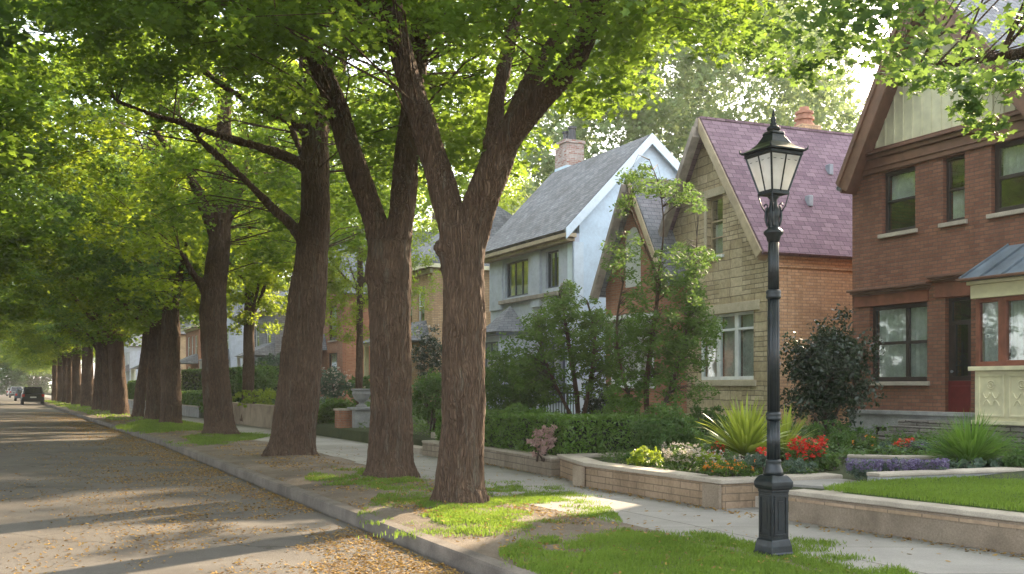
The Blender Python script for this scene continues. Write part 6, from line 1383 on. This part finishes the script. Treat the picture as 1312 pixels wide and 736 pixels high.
# ------------------------------------------------------------------ street lamp
lp = G(991, 712); lamp = thing("street_lamp", "ornate black cast iron street lamp with frosted four-sided lantern", "street lamp", (lp.x, lp.y, 0), math.atan2(-0.9, 0.44) )
I = MAT['iron']
mb = MB(); mb.lathe([(0.134, -0.03), (0.134, 0.03), (0.126, 0.045), (0.120, 0.10), (0.110, 0.15), (0.102, 0.165)], sq=1); mb.build("plinth", I, lamp, bevel=0.006)
mb = MB(); mb.lathe([(0.098, 0.16), (0.098, 0.60), (0.104, 0.61), (0.104, 0.625)], sq=1); pb = mb.build("base", I, lamp, bevel=0.005)
mb = MB()
for k in range(4):
    M_ = Matrix.Rotation(k * math.pi / 2, 3, 'Z'); mb.M = lambda v, M_=M_: M_ @ v
    for bx in ((-0.075, 0.075, 0.555, 0.575), (-0.075, 0.075, 0.195, 0.215), (-0.075, -0.058, 0.215, 0.555), (0.058, 0.075, 0.215, 0.555)): mb.box(bx[0], bx[1], -0.107, -0.0985, bx[2], bx[3])
    mb.box(-0.028, 0.028, -0.103, -0.0985, 0.25, 0.52)
mb.build("raised_panel", I, pb, bevel=0.003)
mb = MB(); mb.lathe([(0.108, 0.625), (0.125, 0.645), (0.130, 0.67), (0.130, 0.70), (0.118, 0.725), (0.100, 0.75), (0.085, 0.765)], sq=1); mb.build("capital", I, lamp, bevel=0.008)
mb = MB(); mb.lathe([(0.098, 0.76), (0.090, 0.80), (0.072, 0.85), (0.068, 0.88), (0.074, 0.895), (0.066, 0.91)], 24); mb.build("collar", I, lamp, smooth=True)
mb = MB(); mb.lathe([(0.064, 0.90), (0.060, 1.3), (0.060, 1.3)], 48, flute=12, depth=0.16)
mb.lathe([(0.059, 1.34), (0.054, 2.45)], 48, flute=12, depth=0.16); mb.lathe([(0.052, 2.49), (0.050, 3.0)], 48, flute=12, depth=0.16); mb.build("column", I, lamp, smooth=True)
mb = MB()
for z_ in (1.28, 2.43):
    mb = MB(); mb.lathe([(0.055, z_ - 0.01), (0.069, z_), (0.071, z_ + 0.02), (0.066, z_ + 0.035), (0.071, z_ + 0.05), (0.069, z_ + 0.07), (0.055, z_ + 0.08)], 24); mb.build("moulded_ring", I, lamp, smooth=True)
mb = MB()
mb.lathe([(0.05, 2.96), (0.062, 2.98), (0.066, 3.01), (0.088, 3.035), (0.094, 3.05), (0.088, 3.065), (0.06, 3.085), (0.052, 3.10), (0.050, 3.16), (0.058, 3.19), (0.064, 3.23), (0.058, 3.27), (0.040, 3.30), (0.034, 3.36), (0.050, 3.38), (0.055, 3.40)], 24)
mb.build("neck", I, lamp, smooth=True)
mb = MB()
for k in range(4):
    a_ = k * math.pi / 2 + math.pi / 4; q_ = Vector((math.cos(a_), math.sin(a_), 0))
    pts = [q_ * (0.052 + 0.020 * math.sin(t_ / 12 * 3.1)) + Vector((0, 0, 3.11 + 0.20 * t_ / 12)) for t_ in range(13)]; mb.tube(pts, [0.012] * 7 + [0.011, 0.010, 0.009, 0.008, 0.007, 0.006], 6)
    pts = [q_ * (0.070 + 0.016 * math.cos(t_)) + Vector((0, 0, 3.30 + 0.022 * math.sin(t_))) for t_ in np.linspace(0, 5, 10)]; mb.tube(pts, [0.007] * 10, 5)
    mb.tube([q_ * 0.045 + Vector((0, 0, 3.20)), q_ * 0.11 + Vector((0, 0, 3.30)), q_ * 0.14 + Vector((0, 0, 3.41))], [0.008, 0.007, 0.006], 5)
mb.build("scroll_bracket", I, lamp, smooth=True)
zb, zt_, rb, rt_ = 3.42, 3.765, 0.093, 0.180
lan = MB(); lan.lathe([(0.05, 3.395), (0.104, 3.405), (0.104, 3.425), (0.09, 3.43)], sq=1); lan.lathe([(rt_ - 0.01, zt_ - 0.012), (rt_ + 0.012, zt_), (rt_ + 0.012, zt_ + 0.025), (rt_ - 0.01, zt_ + 0.03)], sq=1)
for k in range(4):
    M_ = Matrix.Rotation(k * math.pi / 2, 3, 'Z'); mb_M = lambda v, M_=M_: M_ @ v; lan.M = mb_M
    lan.bar((rb, rb, zb), (rt_, rt_, zt_), 0.018, 0.018); lan.bar((0, -rb - 0.002, zb), (0, -rt_ - 0.002, zt_), 0.010, 0.010); lan.bar((-rb, -rb, zb + 0.012), (rb, -rb, zb + 0.012), 0.012, 0.02)
lan_o = lan.build("lantern", I, lamp)
gm, nt_, bp = newmat("frosted_lantern_glass"); nt_.nodes.remove(bp); tr_ = N(nt_, "ShaderNodeBsdfTranslucent"); tr_.inputs[0].default_value = (0.92, 0.92, 0.90, 1); df = N(nt_, "ShaderNodeBsdfDiffuse"); nt_.links.new(ramp(nt_, noi(nt_, coords(nt_), 7, 5), [(0.3, (0.62, 0.62, 0.61)), (0.6, (0.86, 0.87, 0.88))]), df.inputs[0]); mx = N(nt_, "ShaderNodeMixShader"); mx.inputs[0].default_value = 0.5; nt_.links.new(df.outputs[0], mx.inputs[1]); nt_.links.new(tr_.outputs[0], mx.inputs[2])
gl_ = N(nt_, "ShaderNodeBsdfGlossy", i_Roughness=0.15); mx2 = N(nt_, "ShaderNodeMixShader"); mx2.inputs[0].default_value = 0.07; nt_.links.new(mx.outputs[0], mx2.inputs[1]); nt_.links.new(gl_.outputs[0], mx2.inputs[2]); nt_.links.new(mx2.outputs[0], nt_.nodes["Material Output"].inputs[0])
for k in range(4):
    M_ = Matrix.Rotation(k * math.pi / 2, 3, 'Z')
    for s_ in (-1, 1):
        g_ = MB(lambda v, M_=M_: M_ @ v); x0_, x1_ = (-1, 0) if s_ < 0 else (0, 1)
        g_.add([(x0_ * rb, -rb + 0.002, zb), (x1_ * rb, -rb + 0.002, zb), (x1_ * rt_, -rt_ + 0.002, zt_), (x0_ * rt_, -rt_ + 0.002, zt_)], [(0, 1, 2, 3)]); g_.build("pane", gm, lan_o, recalc=False)
sc_ = MB()
for k in range(4):
    M_ = Matrix.Rotation(k * math.pi / 2, 3, 'Z'); sc_.M = lambda v, M_=M_: M_ @ v
    for j in range(4):
        cx_ = -rt_ + 0.055 + j * (2 * rt_ - 0.11) / 3; pts = [(cx_ + 0.032 * math.cos(t_), -rt_ + 0.004 + 0.014, zt_ - 0.022 + 0.030 * math.sin(t_) * (1 if j % 2 else 1)) for t_ in np.linspace(3.2, 6.2, 8)]; sc_.tube(pts, [0.005] * 8, 4)
    for j in (-1, 1): pts = [(j * (rt_ - 0.02 - 0.05 * math.sin(t_)), -rt_ + 0.02 + 0.08 * 0.1 * t_, zt_ - 0.03 - 0.035 * t_) for t_ in np.linspace(0, 2.6, 7)]; sc_.tube(pts, [0.005, 0.005, 0.005, 0.004, 0.004, 0.003, 0.002], 4)
sc_.build("filigree", I, lan_o, smooth=True)
rf = MB(); rf.lathe([(rt_ + 0.012, zt_ + 0.031), (rt_ + 0.032, zt_ + 0.035), (rt_ + 0.030, zt_ + 0.05), (0.152, zt_ + 0.085), (0.110, zt_ + 0.125), (0.083, zt_ + 0.175), (0.068, zt_ + 0.205), (0.075, zt_ + 0.215), (0.062, zt_ + 0.235), (0.042, zt_ + 0.245)], sq=1)
for k in range(4):
    M_ = Matrix.Rotation(k * math.pi / 2, 3, 'Z'); rf.M = lambda v, M_=M_: M_ @ v
    rf.tube([(rt_ + 0.02, rt_ + 0.02, zt_ + 0.045), (rt_ + 0.04, rt_ + 0.04, zt_ + 0.055), (rt_ + 0.045, rt_ + 0.045, zt_ + 0.085)], [0.012, 0.010, 0.003], 6)
rf.build("lantern_roof", I, lamp, bevel=0.004)
z1 = zt_ + 0.245; mb = MB(); mb.lathe([(0.05, z1 - 0.01), (0.062, z1 + 0.01), (0.066, z1 + 0.025), (0.045, z1 + 0.04), (0.030, z1 + 0.055), (0.034, z1 + 0.07), (0.022, z1 + 0.08), (0.026, z1 + 0.10), (0.020, z1 + 0.125), (0.010, z1 + 0.135), (0.017, z1 + 0.155), (0.009, z1 + 0.175), (0.003, z1 + 0.225)], 16); mb.build("finial", I, lamp, smooth=True)

# ------------------------------------------------------------------ parked cars
def mp(name, c, rough, metal=0.0, coat=0.0):
    m, nt, b = newmat(name); b.inputs["Base Color"].default_value = (*c, 1); b.inputs["Roughness"].default_value = rough; b.inputs["Metallic"].default_value = metal; b.inputs["Coat Weight"].default_value = coat; return m
PC = {k: mp(k + "_car_paint", c, 0.35, 0.3, 0.8) for k, c in {'black': (0.012, 0.014, 0.016), 'silver': (0.35, 0.36, 0.37), 'blue': (0.03, 0.06, 0.12), 'white': (0.6, 0.6, 0.58), 'red': (0.25, 0.02, 0.015)}.items()}
tyre = mp("tyre_rubber", (0.015, 0.015, 0.015), 0.8); rimm = mp("alloy_rim", (0.4, 0.4, 0.42), 0.3, 0.9); redl = mp("tail_lamp_plastic", (0.45, 0.02, 0.01), 0.25); cglass = mp("dark_car_glass", (0.012, 0.014, 0.016), 0.06); chrome = mp("bright_trim", (0.6, 0.6, 0.6), 0.2, 1.0); plate = mp("licence_plate", (0.6, 0.6, 0.58), 0.5)
def make_car(label, col, loc, rz, group, suv=True):
    t = thing("parked_car", label, "car", loc, rz, group); P = PC[col]; H = 1.66 if suv else 1.45; bh = 0.98 if suv else 0.86; W_ = 0.93
    prof = [(-2.25, 0.32), (-2.3, 0.62), (-2.24, bh), (1.0, bh + 0.02), (1.9, bh - 0.10), (2.25, bh - 0.28), (2.3, 0.45), (2.2, 0.28)]
    mb = MB(); k = len(prof); vs = [(sx * W_ * (1 if 0.4 < z < bh - 0.02 else 0.955), y, z) for sx in (-1, 1) for y, z in prof]; mb.add(vs, [tuple(range(k)), tuple(reversed(range(k, 2 * k)))] + [(i, (i + 1) % k, (i + 1) % k + k, i + k) for i in range(k)]); body = mb.build("body", P, t, bevel=0.06)
    mb = MB(); y0, y1, y2, y3 = (-2.15, -1.85, 0.25, 1.05) if suv else (-1.75, -1.1, 0.15, 1.0)
    mb.add([(sx * (W_ - 0.06), y, bh - 0.01) for sx in (-1, 1) for y in (y0, y3)] + [(sx * (W_ - 0.2), y, H) for sx in (-1, 1) for y in (y1, y2)], [(0, 1, 5, 4), (2, 6, 7, 3), (4, 5, 7, 6), (0, 4, 6, 2), (1, 3, 7, 5), (0, 2, 3, 1)]); mb.build("cabin", P, t, bevel=0.05)
    def onface(fr_, nm, mt, quad, off=0.012):
        q = MB(); q.slab(quad, -off); return q.build(nm, mt, t)
    def L3(a, b, t_): return tuple(a[i] + (b[i] - a[i]) * t_ for i in range(3))
    zb_, zt2 = bh + 0.06, H - 0.1
    def cab(x_s, yb, yt, z): tt_ = (z - bh) / (H - bh); return (x_s * (W_ - 0.06 - 0.14 * tt_), yb + (yt - yb) * tt_, z)
    e_ = 0.012
    A = cab(-0.84, y0, y1, zb_), cab(0.84, y0, y1, zb_), cab(0.84, y0, y1, zt2), cab(-0.84, y0, y1, zt2)
    q = MB(); q.add([(x, y - e_, z) for x, y, z in A], [(0, 1, 2, 3)]); q.build("rear_window", cglass, t)
    A = cab(-0.84, y3, y2, zb_), cab(0.84, y3, y2, zb_), cab(0.84, y3, y2, zt2), cab(-0.84, y3, y2, zt2); q = MB(); q.add([(x, y + e_, z) for x, y, z in A], [(0, 1, 2, 3)]); q.build("windscreen", cglass, t)
    for sx in (-1, 1):
        q = MB(); ya, yb = y0 + 0.35, y3 - 0.30
        f1 = [cab(sx, 0, 0, zb_)[0] + sx * e_, cab(sx, 0, 0, zt2)[0] + sx * e_]
        q.add([(f1[0], ya, zb_), (f1[0], yb, zb_), (f1[1], yb - 0.55, zt2), (f1[1], ya + 0.15, zt2)], [(0, 1, 2, 3)]); q.build("side_window", cglass, t)
        q = MB(); q.box(sx * 0.93 if sx < 0 else 0.70, sx * 0.70 if sx < 0 else 0.93, -2.30, -2.15, bh - 0.22, bh + 0.02); q.build("tail_light", redl, t, bevel=0.02)
        q = MB(); q.box(min(sx * 0.93, sx * 1.06), max(sx * 0.93, sx * 1.06), 0.55, 0.68, bh + 0.02, bh + 0.16); q.build("door_mirror", P, t, bevel=0.02)
        for y in (-1.4, 1.4):
            q = MB(); q.M = lambda v, sx=sx, y=y: Vector((sx * (0.74 + v.z), y + v.x, 0.34 + v.y)); q.lathe([(0.25, 0.0), (0.335, 0.01), (0.345, 0.05), (0.345, 0.17), (0.325, 0.21), (0.22, 0.21)], 22); wh = q.build("wheel", tyre, t, smooth=False)
            q = MB(); q.M = lambda v, sx=sx, y=y: Vector((sx * (0.74 + v.z), y + v.x, 0.34 + v.y)); q.lathe([(0.21, 0.19), (0.21, 0.213), (0.05, 0.20)], 16); q.build("rim", rimm, wh)
    q = MB(); q.box(-0.26, 0.26, -2.325, -2.302, 0.66, 0.78); q.build("licence_plate", plate, t); q = MB(); q.box(-0.88, 0.88, -2.36, -2.2, 0.34, 0.56); q.build("bumper", tyre if suv else P, t, bevel=0.04)
    return t
def rot_at(Y): return math.atan(0.515)
c = S(94, -1.3); make_car("black sport utility car parked at the kerb, seen from behind", 'black', (c.x, c.y, -0.13), rot_at(94), "cars parked along the kerb")
for k, (Y, sd_, col, lab, suv) in enumerate([(118, 1, 'blue', "small dark blue car parked beyond the black one", False), (150, 1, 'silver', "silver car far down the kerb beyond the dark blue one", True), (128, -1, 'white', "white car parked far off across the road", True), (112, -1, 'red', "reddish car parked at the left edge across the road", False), (175, 1, 'white', "farthest pale car along the kerb", False), (152, -1, 'blue', "farthest blue car parked across the road", True)]):
    c = S(Y, -1.3 if sd_ > 0 else -ROADW + 1.3); make_car(lab, col, (c.x, c.y, -0.13), rot_at(Y), "cars parked along the kerb", suv)

# ------------------------------------------------------------------ thin late-day haze
hm = bpy.data.materials.new("haze_air"); hm.use_nodes = True; nt_ = hm.node_tree
for n_ in list(nt_.nodes):
    if n_.type != 'OUTPUT_MATERIAL': nt_.nodes.remove(n_)
pv = nt_.nodes.new("ShaderNodeVolumePrincipled"); pv.inputs["Color"].default_value = (0.93, 0.94, 0.95, 1); pv.inputs["Density"].default_value = 0.0006; pv.inputs["Anisotropy"].default_value = 0.3
nt_.links.new(pv.outputs[0], nt_.nodes["Material Output"].inputs["Volume"])
mb = MB(); mb.box(-3100, 3100, -1600, 4100, -1.3, 32.0); hz_ = mb.build("haze", hm); hz_["kind"] = 'stuff'
